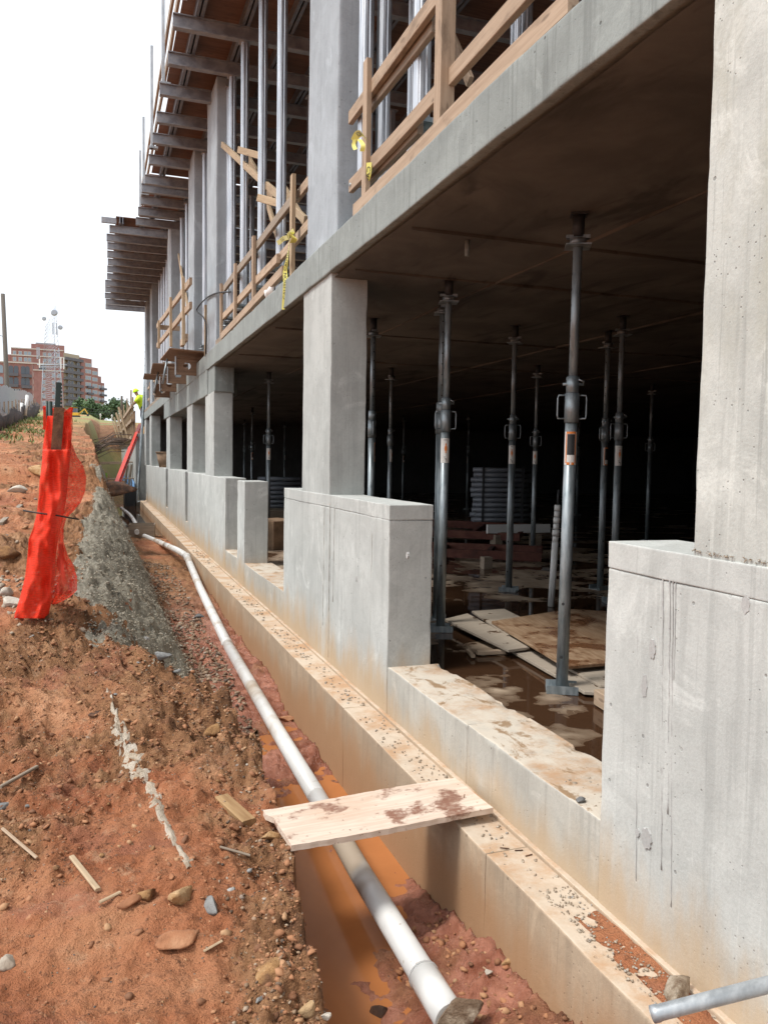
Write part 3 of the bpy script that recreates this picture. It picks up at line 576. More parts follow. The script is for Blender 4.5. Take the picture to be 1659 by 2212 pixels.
# ------------------------------------------------------------------ steel post shores in the garage
def fl_profile(n, r, a, k): return [(r*(1+a*math.cos(k*t))*math.cos(t), r*(1+a*math.cos(k*t))*math.sin(t)) for t in (2*math.pi*i/n for i in range(n))]
def make_shore(tall=2.92, near=True, sticker=1):
    root = thing('post_shore', (0, 0, -.05), 'x', 'shore')
    b = MB().box(-.095, .095, -.075, .075, 0, .008); b.box(-.095, .095, -.079, -.073, 0, .05).box(-.095, .095, .073, .079, 0, .05); b.build('base_plate', 'galv', root)
    o = MB().tube([(0, 0, .008), (0, 0, 1.66)], .037, 18).build('outer_tube', 'galv', root)
    for z in (.22, .55):
        MB().tube([(-.012, -.0368, z), (-.012, -.0378, z)], .009, 8).build('pin_hole', 'ink', o)
    MB().tube([(0, 0, 1.655), (0, 0, 1.83)], .044, 18).tube([(0, 0, 1.83), (0, 0, 1.93)], .039, 18).build('collar', 'galv', root)
    h = MB()
    for s in (-1, 1): h.tube([(s*.04, 0, 1.68), (s*.082, 0, 1.68), (s*.085, 0, 1.70), (s*.085, 0, 1.80), (s*.08, 0, 1.82), (s*.04, 0, 1.82)], .005, 6)
    h.build('handle', 'galv', root)
    MB().tube([(-.06, -.01, 1.885), (.065, -.01, 1.885)], .009, 8).tube([(.06, -.01, 1.885), (.06, -.045, 1.90), (.03, -.05, 1.91)], .004, 6).build('locking_pin', 'galv', root)
    zi = tall-.22; it = MB().tube([(0, 0, 1.92), (0, 0, zi)], .027, 14).build('inner_tube', 'galv', root)
    z = 1.99
    hm = None
    while z < zi-.05:
        hh = MB()
        for s in (-1, 1): hh.tube([(s*.0262, -.005, z), (s*.0272, -.005, z)], .0075, 6)
        if hm is None: hm = hh.build('pin_hole', 'ink', it); hm0 = z
        else:
            c = hm.copy(); COL.objects.link(c); c.parent = it; c.location = (0, 0, z-hm0)
        z += .092
    MB().box(-.075, .075, -.075, .075, zi, zi+.008).tube([(0, 0, zi+.008), (0, 0, zi+.05)], .05, 12).box(-.07, .07, -.02, .02, zi+.05, zi+.07).build('jack_nut', 'galv', root)
    MB().tube([(0, 0, zi+.06), (0, 0, tall-.03)], .036, 12).box(-.05, .05, -.05, .05, tall-.035, tall-.002).build('head', 'dark', root)
    if sticker:
        def patch(a0, a1, z0, z1, r):
            n = 8; V = [(r*math.cos(a0+(a1-a0)*i/n), r*math.sin(a0+(a1-a0)*i/n), zz) for i in range(n+1) for zz in (z0, z1)]
            return V, [(2*i, 2*i+2, 2*i+3, 2*i+1) for i in range(n)]
        P = math.pi
        s = MB().add(*patch(P*1.12, P*1.88, 1.40, 1.60, .0376)).build('sticker', 'label', root)
        if sticker == 1:
            MB().add(*patch(P*1.3, P*1.7, 1.46, 1.585, .0381)).build('print', 'ink', s)
            MB().add(*patch(P*1.24, P*1.76, 1.587, 1.60, .0382)).add(*patch(P*1.22, P*1.28, 1.41, 1.587, .0382)).add(*patch(P*1.72, P*1.78, 1.41, 1.587, .0382)).add(*patch(P*1.3, P*1.46, 1.40, 1.415, .0382)).add(*patch(P*1.54, P*1.7, 1.40, 1.415, .0382)).build('print', 'orange_ink', s)
        else:
            MB().add(*patch(P*1.44, P*1.62, 1.50, 1.535, .0381)).add(*patch(P*1.49, P*1.57, 1.535, 1.56, .0382)).add(*patch(P*1.49, P*1.57, 1.48, 1.50, .0382)).build('print', 'orange_ink', s)
            MB().add(*patch(P*1.46, P*1.6, 1.43, 1.435, .0381)).add(*patch(P*1.57, P*1.6, 1.41, 1.43, .0381)).add(*patch(P*1.42, P*1.5, 1.445, 1.45, .0381)).add(*patch(P*1.38, P*1.62, 1.585, 1.589, .0381)).build('print', 'ink', s)
    return root
S1 = make_shore(sticker=1); S2 = make_shore(sticker=2)
def put_shore(src, x, y, rz, label, group=None, first=False, tilt=(0, 0)):
    o = src if first else copy_tree(src); o.location = (x, y, -.05); o.rotation_euler = (tilt[0], tilt[1], rz); o['label'] = label
    if group: o['group'] = group
    return o
GS = 'post shores holding up the garage ceiling'
put_shore(S1, 2.70, 4.28, -.5, 'nearest galvanised post shore with black and orange sticker beside plywood sheets', GS, True, (0, .006))
put_shore(S2, 2.69, 6.14, -.3, 'galvanised post shore with white sticker right behind the big parapet end', GS, True, (0, .004))
def by_px(px_, py_, X): p = at(px_, py_, 0, X); return p.x, p.y
put_shore(S1, 2.86, 6.62, 1.2, 'dim post shore just left behind the white-stickered shore', GS)
put_shore(S2, 4.26, 7.88, -.7, 'slim post shore in the shade between the two front shores, standing in the puddle', GS)
put_shore(S2, 6.25, 10.83, -.8, 'thin far post shore just right of the slim shaded one', GS)
put_shore(S2, 4.96, 6.95, -.3, 'shaded post shore with white sticker just left of the near stained column', GS)
put_shore(S1, 5.35, 7.75, .2, 'dim post shore doubled behind the one beside the near stained column', GS)
x, y = by_px(804, 900, 2.72); put_shore(S1, x, y, 1.4, 'dark post shore hugging the right edge of the middle column', GS)
x, y = by_px(580, 960, 2.75); put_shore(S2, x, y, .0, 'galvanised post shore above the freestanding concrete pier', GS)
x, y = by_px(844, 900, 4.4); put_shore(S2, x, y, .7, 'thin shaded post shore a little right of the middle column', GS)
x, y = by_px(545, 900, 4.2); put_shore(S1, x, y, .2, 'thin dim post shore left of the one above the pier', GS)
for (a, X) in ((528, 5.2), (615, 7.0), (1012, 10.5), (872, 9.2), (1250, 12.5), (1405, 9.5)):
    x, y = by_px(a, 950, X); put_shore(S2 if a % 2 else S1, x, y, random.uniform(0, 6), 'post shore barely visible in the dark depth of the garage', 'post shores lost in the dark')

# ------------------------------------------------------------------ things lying in the garage
def sheet(name, pts, z, th, mat, label, cat='plywood', tilt=0, group=None):
    P = [at(a, b, 2, z) for a, b in pts]; c = sum(P, Vector())/len(P); n = len(P); d = (P[1]-P[0]).normalized(); ang = math.atan2(d.y, d.x)
    R = Matrix.Rotation(-ang, 3, 'Z'); L = [R @ (p-c) for p in P]
    mb = MB().add([(p.x, p.y, -th) for p in L]+[(p.x, p.y, 0) for p in L], [tuple(range(n-1, -1, -1)), tuple(range(n, 2*n))]+[(i, (i+1) % n, n+(i+1) % n, n+i) for i in range(n)])
    o = mb.build(name, mat, bevel=.002); o.location = c; o.rotation_euler = (tilt, 0, ang); return tag(o, label, cat, group)
GP = 'plywood sheets piled on the wet floor'
sheet('plywood_sheet', [(1105, 1405), (1146, 1403), (1345, 1500), (1262, 1494)], -.015, .02, 'ply_grey', 'long pale plywood strip at the bottom of the pile, nearest the sill', group=GP)
sheet('plywood_sheet', [(1227, 1443), (1345, 1432), (1345, 1482), (1297, 1480)], .005, .018, 'ply_grey', 'plywood offcut under the big stained sheet, right of the near shore', group=GP)
sheet('plywood_sheet', [(960, 1337), (1010, 1325), (1144, 1398), (1098, 1404)], .02, .02, 'ply_grey', 'narrow pale board lying left of the big stained sheet with a round wet mark', group=GP)
sheet('plywood_sheet', [(1019, 1320), (1089, 1315), (1180, 1360), (1095, 1372)], .03, .018, 'ply_grey', 'grey plywood corner poking out behind the big stained sheet', group=GP)
sheet('plywood_sheet', [(1062, 1342), (1225, 1440), (1380, 1426), (1350, 1322), (1227, 1316)], .055, .02, 'ply_in', 'large rust-stained plywood sheet on top of the pile behind the near shore', group=GP)
def scrap(a, b, w_, h_, label, mat='wood', name='wood_scrap', cat='wood scrap', group=None):
    return tag(lumber(name, a, b, w_, h_, mat, warp=0), label, cat, group)
scrap(at(1030, 1410, 2, -.03), at(1090, 1408, 2, -.03), .05, .03, 'short wood offcut lying in the puddle left of the plywood pile')
scrap(at(1012, 1406, 2, -.03), at(1022, 1418, 2, -.03), .03, .025, 'tiny wood block lying in the puddle beside a longer offcut')
scrap(at(1300, 1505, 2, .0), at(1340, 1530, 2, .0), .10, .09, 'reddish wood block half hidden behind the near parapet')
rt = thing('pvc_standpipe', (at(1190, 1310, 2, -.05)), 'grey-white plastic standpipe leaning behind the near shore, its neck wrapped in ringed fittings', 'pipe')
p0, p1 = at(1190, 1310, 2, -.05), at(1205, 1085, 1, at(1190, 1310, 2, -.05).y); d = (p1-p0)
MB().tube([p0, p0+d*.62], .033, 12).build('pipe', 'white', root=rt)
for k in range(6): MB().tube([p0+d*(.62+.06*k), p0+d*(.675+.06*k)], .036-.001*k if k % 2 else .030, 12).build('fitting', 'white', root=rt)
MB().tube([p0+d*.98, p0+d*1.12], .012, 8).build('nozzle', 'dark', root=rt)
# stacked shores / pipes
def pipe_stack(c, L, n, r, ang, label, rows=2):
    t = thing('pipe_stack', c, label, 'pipe stack', rz=ang); src = None
    for k in range(n):
        for j in range(rows):
            if src is None: src = MB().tube([(-L/2, 0, r), (L/2, 0, r)], r, 8).build('pipe', 'alu_j', t); continue
            o = src.copy(); COL.objects.link(o); o.parent = t; o.location = (random.uniform(-.05, .05), j*2.3*r, k*2.15*r)
    for s in (-.35, .35): MB().box(s*L-.02, s*L+.02, -r*1.4, -r*1.2, 0, n*2.15*r).build('strap', 'dark', t)
    return t
pc = at(1083, 1128, 1, 12.5); pipe_stack((pc.x, 12.5, max(pc.z, .3)-.0), 1.0, 11, .04, -.2, 'strapped stack of horizontal steel tubes in the dark behind the slim shore')
pl = at(1120, 1146, 1, 11.6); scrap(at(1052, 1143, 1, 11.6), at(1187, 1141, 1, 11.6), .05, .14, 'pale long timber carrying the tube stack in the dark', 'white', 'timber_bearer', 'timber')
for a, b in ((1075, 1150), (1160, 1148)):
    q = at(a, b, 1, 11.6); tag(MB().box(q.x-.06, q.x+.06, 11.55, 11.75, -.1, q.z-.04).build('timber_block', 'wood_g'), 'timber block under the %s end of the pale bearer in the dark' % ('left' if a < 1100 else 'right'), 'block')
q = at(597, 1098, 0, 3.6); pipe_stack((3.75, q.y, q.z), 1.1, 7, .045, .0, 'strapped stack of grey tubes seen over the opening right of the pier')
bx = MB(); q2 = at(594, 1190, 2, -.05)
tag(MB().box(3.2, 4.3, q.y-.45, q.y+.35, -.06, q.z-.02).build('timber_crib', 'wood_g'), 'low timber crib under the tube stack behind the pier', 'crib')
q = at(590, 1188, 2, -.05); cb = MB().box(-.3, .3, -.3, .3, 0, .46).build('board_box', 'card', bevel=.01); cb.location = (q.x+.1, q.y+.3, -.055); cb.rotation_euler = (0, 0, .5); tag(cb, 'brown board box on the wet floor behind the pier', 'box')
# red steel form frames lying flat
def red_frame(c, L, W_, ang, tilt, label):
    t = thing('form_frame', c, label, 'form frame', 'red steel form frames'); t.rotation_euler = (tilt, 0, ang)
    for s in (0, W_): MB().box(-L/2, L/2, s-.03, s+.03, 0, .12).build('side_rail', 'red_frame', t)
    for k in range(4): x = -L/2+.05+(L-.1)*k/3; MB().box(x-.03, x+.03, .03, W_-.03, .02, .10).build('cross_rail', 'red_frame', t)
q = at(1000, 1205, 2, .0); red_frame((q.x, q.y, .0), 2.2, .9, -.55, .0, 'red steel form frame lying flat in the shade, nearest one')
q = at(985, 1165, 2, .12); red_frame((q.x, q.y+.3, .13), 2.4, .8, -.75, .12, 'red steel form frame lying tilted on top of another in the shade')
MB().box(-.06, .06, -.06, .06, 0, .16).build('x', 'wood_g'); o = bpy.data.objects['x']; o.name = 'timber_stub'; q = at(1050, 1228, 2, -.05); o.location = (q.x, q.y, -.055); tag(o, 'small square timber stub on the floor in front of the red form frames', 'block')
# bucket on the far parapet, stones and flakes on the sill
q = at(352, 1022, 0, XW+.1)
bk = thing('mortar_bucket', (XW+.16, q.y, ZW), 'brown plastic mortar bucket standing on the far parapet', 'bucket')
MB().tube([(0, 0, 0), (0, 0, .46)], [.17, .26], 14).build('body', 'card', bk); MB().tube([(0, 0, .44), (0, 0, .475)], [.275, .275], 14).build('rim', 'card', bk)

# ------------------------------------------------------------------ upper level: aluminium shores
ZB = 7.25                                                  # underside of the cross beams
def make_alu(jack=True):
    root = thing('aluminium_shore', (0, 0, ZT), 'x', 'shore'); zb = .42 if jack else .05
    MB().box(-.09, .09, -.09, .09, 0, .012).build('base_plate', 'galv', root)
    j = MB().tube([(0, 0, .012), (0, 0, zb+.1)], .026, 12).build('screw_jack', 'galv', root)
    for k in range(4): MB().tube([(0, 0, .06+k*.055), (0, 0, .075+k*.055)], .034, 12).build('thread_ring', 'galv', j)
    MB().box(-.085, .085, -.085, .085, zb-.03, zb).tube([(-.12, 0, zb-.07), (.12, 0, zb-.07)], .014, 8).build('collar', 'galv', root)
    n = 48; prof = []
    for i in range(n):
        t = 2*math.pi*i/n; sq = 1/max(abs(math.cos(t)), abs(math.sin(t))); r = .056*(.55+.45*sq)*(1-.085*(1 if (i//2) % 3 == 0 else 0)); prof.append((r*math.cos(t), r*math.sin(t)))
    MB().prism(prof, zb, ZB-ZT-.02, 2).build('extrusion', 'alu', root)
    MB().box(-.08, .08, -.08, .08, ZB-ZT-.02, ZB-ZT-.002).build('top_plate', 'alu_d', root); return root
A1 = make_alu()
GA = 'aluminium shores along the slab edge'
SY_ = [(2.0, 2.75, 'aluminium shore nearest the camera at the top right edge'), (2.0, 5.05, 'aluminium shore with screw jack base behind the stout guard post'),
       (1.98, 6.18, 'front one of the paired aluminium shores against the middle upper column'), (2.2, 6.40, 'rear one of the paired aluminium shores against the middle upper column'),
       (2.0, 9.35, 'first aluminium shore left of the middle upper column'), (2.0, 10.5, 'second aluminium shore left of the middle upper column'),
       (2.0, 11.85, 'third aluminium shore left of the middle upper column, with a timber yoke'), (2.0, 12.95, 'fourth aluminium shore left of the middle upper column'), (2.02, 13.35, 'aluminium shore touching the third upper column')]
for i, (x, y, l) in enumerate(SY_):
    o = A1 if i == 0 else copy_tree(A1); o.location = (x, y, ZT); o['label'] = l; o['group'] = GA
beam_y = [-4, -1.5, .4, 1.6, 2.75, 3.9, 5.05, 6.2, 7.75, 9.35, 10.5, 11.85, 12.95, 14.05, 15.2, 16.2, 17.35, 18.6, 19.9, 21.2]
for y in (15.4, 16.3, 18.4, 19.6, 20.8, 24.3, 25.3, 26.3, 27.3, 28.3, 31.5, 32.5, 33.5):
    o = copy_tree(A1); o.location = (2.0, y, ZT); o['label'] = 'slim aluminium shore in the far rank between the upper columns'; o['group'] = 'far rank of aluminium shores'
for x in (3.3, 4.7, 6.2, 8.0):
    for y in (3.9, 6.2, 8.6, 10.9, 13.2, 15.6, 18.5, 22):
        o = copy_tree(A1); o.location = (x, y, ZT); o['label'] = 'aluminium shore in the shade deep inside the upper level'; o['group'] = 'aluminium shores deep inside the upper level'
# ------------------------------------------------------------------ slab formwork above
def ibeam(a, b, w_, h_, name, mat, root, t=.012):
    """aluminium beam along X or Y with flanges"""
    a, b = Vector(a), Vector(b); L = (b-a).length; d = (b-a).normalized(); ax = 0 if abs(d.x) > .5 else 1
    pf = [(-w_/2, 0), (w_/2, 0), (w_/2, t*1.6), (t*1.4, t*1.6), (t*1.4, h_-t), (w_/2, h_-t), (w_/2, h_), (-w_/2, h_), (-w_/2, h_-t), (-t*1.4, h_-t), (-t*1.4, t*1.6), (-w_/2, t*1.6)]
    mb = MB(); mb.prism([((p+(a.y if ax == 0 else a.x)), q+a.z) for p, q in pf], (a.x if ax == 0 else a.y), (b.x if ax == 0 else b.y), ax)
    return mb.build(name, mat, root=root)
def deck(name, label, ys, x0, x1, joists, y0, y1, ply_x0):
    t = thing(name, (x0, y0, ZB), label, 'formwork')
    for k, y in enumerate(ys):
        dx = random.uniform(-.04, .04)
        ibeam((x0+dx, y, ZB), (x1, y, ZB), .11, .19, 'cross_beam', 'alu_d', t)
    for x in joists:
        for s in (-.035, .035): ibeam((x+s, y0, ZB+.192), (x+s, y1, ZB+.192), .045, .155, 'joist', 'alu_j', t, .008)
    yy = y0+.02; k = 0
    while yy < y1:
        e = min(yy+1.22, y1); xx = ply_x0+random.uniform(-.05, .05)
        while xx < x1:
            xe = min(xx+2.44, x1); o = MB().box(-(xe-xx)/2+.002, (xe-xx)/2-.002, -(e-yy)/2+.002, (e-yy)/2-.002, 0, .019).build('plywood_panel', 'ply_red'); o.location = ((xx+xe)/2, (yy+e)/2, ZB+.35); wparent(o, t); xx = xe
        yy = e; k += 1
    MB().box(x1+.01, 29, y0, y1, ZB+.35, ZB+.37).build('deck_field', 'ply_red', root=t)
    for x in np.arange(x1+.8, 28, 1.6): MB().box(x-.04, x+.04, y0, y1, ZB+.19, ZB+.345).build('joist', 'alu_j', root=t)
    return t
D1 = deck('slab_formwork', 'near run of slab formwork overhead, aluminium beams and joists under brown plywood', [y for y in beam_y if y < 19], 1.0, 11.5, [1.36, 2.0, 2.62, 3.25, 3.9, 4.6, 5.3, 6.1, 7, 8, 9, 10], -6.0, 18.9, 1.16)
wy = [22.9, 23.8, 24.7, 25.7, 26.7, 27.7, 28.8, 29.9, 31.0, 32.2, 33.4, 34.6]
D2 = deck('slab_formwork', 'far run of slab formwork that juts out furthest over the trench', wy, .30, 9, [.62, 1.15, 1.7, 2.3, 2.9, 3.6, 4.4], 22.6, 34.2, .52)
D3 = deck('slab_formwork', 'middle run of slab formwork between the near and far runs', [19.2, 20.1, 21.0, 21.9], .95, 9, [1.36, 2.0, 2.62, 3.3], 19.0, 22.4, 1.1)
b = MB().box(.13, .5, 22.7, 22.78, ZB+.2, ZB+.34).build('edge_board', 'alu_d', root=D2)
# edge rail on top of the formwork
gr = thing('deck_guardrail', (1.05, 12, ZB+.19), 'pale steel posts and timber rails along the edge of the overhead formwork', 'guardrail')
for y, zt in ((8.6, 9.6), (11.4, 9.6), (14.1, 9.55), (17.0, 9.4), (20.0, 9.2), (21.6, 9.0)):
    MB().box(1.02, 1.07, y-.03, y+.03, ZB+.19, zt).box(.99, 1.16, y-.06, y+.06, ZB+.19, ZB+.23).build('post', 'galv_light', root=gr)
for z in (ZB+.62, ZB+1.12):
    lumber('rail', (1.12, 7.0, z), (1.12, 15.2, z-.03), .04, .14, 'wood_g', gr); lumber('rail', (1.13, 15.0, z+.02), (1.13, 22.2, z), .04, .10, 'wood_g', gr)
lumber('kicker', (1.05, 20.3, ZB+.45), (1.5, 20.4, ZB+.45), .05, .12, 'wood_y', gr)

# ------------------------------------------------------------------ timber guard rails on the slab edge
def rail(t, y0, z0, y1, z1, x=XW-.0, w_=.04, h_=.09, mat='wood', name='rail'): return lumber(name, (x, y0, z0), (x, y1, z1), w_, h_, mat, t)
def post(t, y, z0, z1, x=XW+.05, w_=.04, h_=.09, mat='wood', name='post', lean=0): return lumber(name, (x, y, z0), (x+lean*.3, y+lean, z1), w_, h_, mat, t, up=(0, 1, 0))
X0 = XW+.02
ga = thing('timber_guardrail', (X0, 4, ZT), 'nearest timber guardrail, right of the middle upper column, with a long toe board', 'guardrail')
post(ga, 5.74, ZT+.003, 4.24, XW+.06, .04, .09); 
post(ga, 4.36, ZT+.003, 4.9, XW+.07, .09, .09); 
post(ga, 2.2, ZT+.003, 4.4, XW+.07)
rail(ga, 6.28, 4.05, 1.6, 4.07, XW+.10, .04, .10); rail(ga, 6.0, 4.0, 4.7, 4.0, XW+.145, .04, .09, 'wood_g')
rail(ga, 6.22, 3.50, 1.6, 3.54, XW+.10, .04, .10); rail(ga, 5.95, 3.47, 4.9, 3.47, XW+.145, .04, .09, 'wood_g')
lumber('toe_board', (XW+.03, 5.86, ZT+.055), (XW+.02, 2.93, ZT+.055), .05, .10, 'wood', ga)
gb = thing('timber_guardrail', (X0, 10, ZT), 'timber guardrail between the middle and third upper columns, hung with caution tape', 'guardrail')
for y, zt in ((8.02, 4.16), (10.15, 4.1), (11.6, 4.09), (12.95, 4.08)): post(gb, y, ZT+.003, zt, XW+.045, .04, .09, 'wood_y' if y < 9 else 'wood')
rail(gb, 8.05, 3.98, 13.1, 4.0, XW+.085, .04, .10, 'wood_g'); rail(gb, 6.6, 4.02, 8.2, 4.0, XW+.13, .04, .10, 'wood'); rail(gb, 8.9, 3.56, 13.1, 3.58, XW+.085, .04, .10); rail(gb, 6.6, 3.62, 9.2, 3.58, XW+.13, .04, .10, 'wood')
lumber('toe_board', (XW+.03, 8.35, ZT+.15), (XW+.02, 12.6, ZT+.07), .05, .10, 'wood', gb)
lumber('toe_board', (XW+.035, 12.5, ZT+.055), (XW+.03, 13.3, ZT+.055), .05, .10, 'wood_g', gb)
gc = thing('timber_guardrail', (X0, 16, ZT), 'timber guardrail standing on the cantilever work platform', 'guardrail')
post(gc, 14.95, ZT-.1, 4.1, XW+.05, .04, .09, 'wood_y')
for px_, b0, b1 in ((343, 752, 690), (369, 748, 640), (396, 745, 598)):
    p_ = at(px_, b0, 0, 1.38); q_ = at(px_+1, b1, 0, 1.38); lumber('post', (1.38, p_.y, p_.z), (1.38, p_.y, q_.z), .05, .10, 'wood_y', gc, up=(0, 1, 0))
for (a_, b_), (c_, d_) in (((340, 704), (412, 606)), ((340, 746), (412, 658))): lumber('rail', at(a_, b_, 0, 1.42), at(c_, d_, 0, 1.42), .045, .11, 'wood', gc)
lumber('cross_rail', at(345, 706, 0, 1.42), Vector((XW+.1, at(345, 706, 0, 1.42).y, at(345, 706, 0, 1.42).z)), .045, .11, 'wood', gc)
lumber('brace', at(403, 728, 0, 1.45), at(393, 742, 0, 1.45), .06, .12, 'wood', gc)
gd = thing('timber_guardrail', (X0, 26, ZT), 'far timber guardrail beyond the work platform on the slab edge', 'guardrail')
for y in (24.6, 26.4, 28.4, 31.4, 33.5): post(gd, y, ZT+.003, 4.15, XW+.05)
rail(gd, 24.2, 4.02, 34.6, 4.05, XW+.09); rail(gd, 24.2, 3.58, 34.6, 3.6, XW+.09); lumber('toe_board', (XW+.02, 24.4, ZT+.06), (XW+.02, 34.5, ZT+.06), .05, .1, 'wood_g', gd)
# timber yokes and braces between the aluminium shores
def brace(a, b, label, mat='wood_y', w_=.04, h_=.09): return tag(lumber('timber_brace', a, b, w_, h_, mat), label, 'timber', 'timber braces among the aluminium shores')
brace(at(481, 312, 0, 1.9), at(660, 475, 0, 2.15), 'long sloping timber brace crossing four aluminium shores')
brace(at(528, 325, 0, 2.15), at(590, 430, 0, 2.25), 'short steep timber brace behind the second aluminium shore')
brace(at(516, 322, 0, 1.9), at(562, 335, 0, 2.1), 'small horizontal timber yoke on the third aluminium shore')
brace(at(558, 426, 0, 1.88), at(610, 440, 0, 2.1), 'small horizontal timber yoke on the second aluminium shore')
brace(at(580, 440, 0, 2.2), at(600, 510, 0, 2.2), 'steep timber strut between the first and second aluminium shores')
brace(at(610, 400, 0, 2.3), at(672, 500, 0, 2.3), 'sloping timber brace disappearing behind the middle upper column')
brace(at(960, 40, 0, 2.9), at(1015, 175, 0, 2.9), 'loose timber brace in the shade behind the nearest guardrail', 'wood')
for k, (a, b) in enumerate(((386, 590), (396, 640))):
    brace(at(a, b-40, 0, 1.95), at(a+12, b+40, 0, 1.95), ('upper', 'lower')[k]+' of two small timber struts beside the fourth upper column')
pl_ = MB().prism([(0, 0), (.5, 0), (0, .45)], 0, .02, 1).build('plywood_gusset', 'ply_red'); pl_.location = (XW+.12, 7.55, ZT+.005); pl_.rotation_euler = (0, 0, .3); tag(pl_, 'triangular brown plywood gusset standing on the slab behind the caution tape', 'plywood')
V = ico(2); bagm = np_mesh('plastic_bag', V[0]*(1+.3*fbm(V[0]*2.2, 3, 5)[:, None])*np.array([.04, .22, .06]), V[1], True); o = link('plastic_bag', bagm, 'white'); q = at(580, 662, 0, XW+.02); o.location = (XW+.03, q.y, ZT+.075); tag(o, 'crumpled white plastic bag caught under the toe board', 'bag')
# ------------------------------------------------------------------ work platform cantilevered off the edge beam
wp = thing('work_platform', (1.4, 17.5, ZT-.2), 'cantilever timber work platform of brown plywood on perforated joists by the third column', 'platform')
for y0_, x0_ in ((15.6, 1.22), (17.9, 1.12), (20.3, 1.08)):
    o = MB().box(-.36, .36, -.9, .9, -.01, .01).build('deck_panel', 'ply_brown'); o.location = (x0_+.36, y0_+.6, ZT+.17+.02*math.sin(y0_)); o.rotation_euler = (random.uniform(-.03, .03), random.uniform(-.05, .05), random.uniform(-.05, .05)); wparent(o, wp)
for k, y in enumerate((15.75, 17.6, 19.8, 21.8)):
    n = 14; j = MB(); hole = [(.18+.07*math.cos(2*math.pi*i/n), .15+.07*math.sin(2*math.pi*i/n)) for i in range(n)]; x0_, x1_ = -.02, .66
    out = [(x1_ if math.cos(2*math.pi*i/n) > .3 else (x0_ if math.cos(2*math.pi*i/n) < -.3 else .18), .28 if math.sin(2*math.pi*i/n) > 0 else .02) for i in range(n)]
    out = []
    for i in range(n):
        c_, s_ = math.cos(2*math.pi*i/n), math.sin(2*math.pi*i/n); m_ = max(abs(c_), abs(s_)); u, v = c_/m_, s_/m_; out.append((.18+(u*(x1_-.18) if u > 0 else u*.2), .15+v*.13))
    for t_ in (-.02, .02): j.add([(p, t_, q) for p, q in hole]+[(p, t_, q) for p, q in out], [(i, (i+1) % n, n+(i+1) % n, n+i) for i in range(n)])
    j.add([(p, t_, q) for t_ in (-.02, .02) for p, q in hole], [(i, (i+1) % n, n+(i+1) % n, n+i) for i in range(n)])
    j.box(-.02, .66, -.05, .05, -.02, .02).box(-.02, .66, -.05, .05, .28, .32)
    o = j.build('joist', 'ply_brown'); o.location = (1.42, y, ZT-.21); wparent(o, wp)
    e = MB().box(-.012, .0, -.055, .055, -.02, .32).build('end_plate', 'galv_light'); e.location = (1.395, y, ZT-.21); wparent(e, wp)
for y in (16.5, 19.0): MB().tube([(1.3, y, ZT+.14), (1.2, y-.05, ZT-.35)], .02, 8).build('hanger', 'galv', root=wp)

# ------------------------------------------------------------------ pipe in the trench
PR = .056
pp = [at(968, 2195, 2, -.70), at(778, 1885, 2, -.70), at(685, 1722, 2, -.71), at(600, 1580, 2, -.71), at(490, 1390, 2, -.69), at(432, 1270, 0, 1.42), at(404, 1203, 0, 1.47)]
pe = [pp[-1], at(385, 1190, 0, 1.36), at(345, 1172, 2, -.50), at(312, 1158, 2, -.50)]
pf = [at(296, 1150, 2, -.42), at(292, 1130, 2, -.46), at(280, 1112, 2, -.46), at(262, 1098, 2, -.46)]
def smooth(pts, n=6):
    out = []; P = [Vector(p) for p in pts]
    for i in range(len(P)-1):
        a, b, c, d = P[max(i-1, 0)], P[i], P[i+1], P[min(i+2, len(P)-1)]
        for k in range(n):
            t = k/n; out.append(.5*((2*b)+(c-a)*t+(2*a-5*b+4*c-d)*t*t+(3*b-a-3*c+d)*t**3))
    return out+[P[-1]]
pv = thing('drain_pipe', (1.3, 2.36, -.76), 'long off-white plastic drain pipe lying along the trench beside the footing', 'pipe')
MB().tube(pp[:3], PR, 20).build('pipe_length', 'pvc', root=pv); MB().tube(pp[2:5], PR, 20).build('pipe_length', 'pvc', root=pv)
MB().tube(pp[4:7], PR, 16).build('pipe_length', 'pvc', root=pv); MB().tube(smooth(pe), PR, 14).build('pipe_length', 'pvc', root=pv); MB().tube(smooth(pf), PR, 12).build('pipe_length', 'pvc', root=pv)
def coup(p, d, r=.062, L=.1, m='pvc'): d = Vector(d).normalized(); MB().tube([p-d*L/2, p-d*(L/2-.012), p+d*(L/2-.012), p+d*L/2], [r-.004, r, r, r-.004], 20).build('coupling', m, root=pv)
i0 = pp[0]+(pp[1]-pp[0])*.22; coup(i0, pp[1]-pp[0], .064, .02, 'white')
MB().tube([pp[0]-(pp[1]-pp[0])*.02, i0], .0615, 20).build('pipe_socket', 'pvc', root=pv)
coup(pp[4], pp[5]-pp[4]); coup(pp[6], (pp[6]-pp[5]), .066, .12); coup(pe[2], pe[3]-pe[2], .064, .12)
rock('mortar_lump', pp[0]+Vector((.03, -.02, .0)), (.22, .17, .15), 'mortar', 'lump of pale mortar at the near end of the drain pipe', .4, 5, 'mortar')
# form box straddling the pipe
q = at(306, 1155, 2, -.5); fb = thing('timber_form_box', (q.x, q.y, -.62), 'small dark timber trough the drain pipe passes through', 'form box', rz=-.1)
for a in ((-.28, .28, -.02, .0, 0, .36), (-.28, .28, .6, .62, 0, .36), (-.30, -.28, -.02, .62, 0, .36), (.28, .30, -.02, .62, 0, .36)):
    MB().box(*a).build('side_board', 'wood_g', fb)
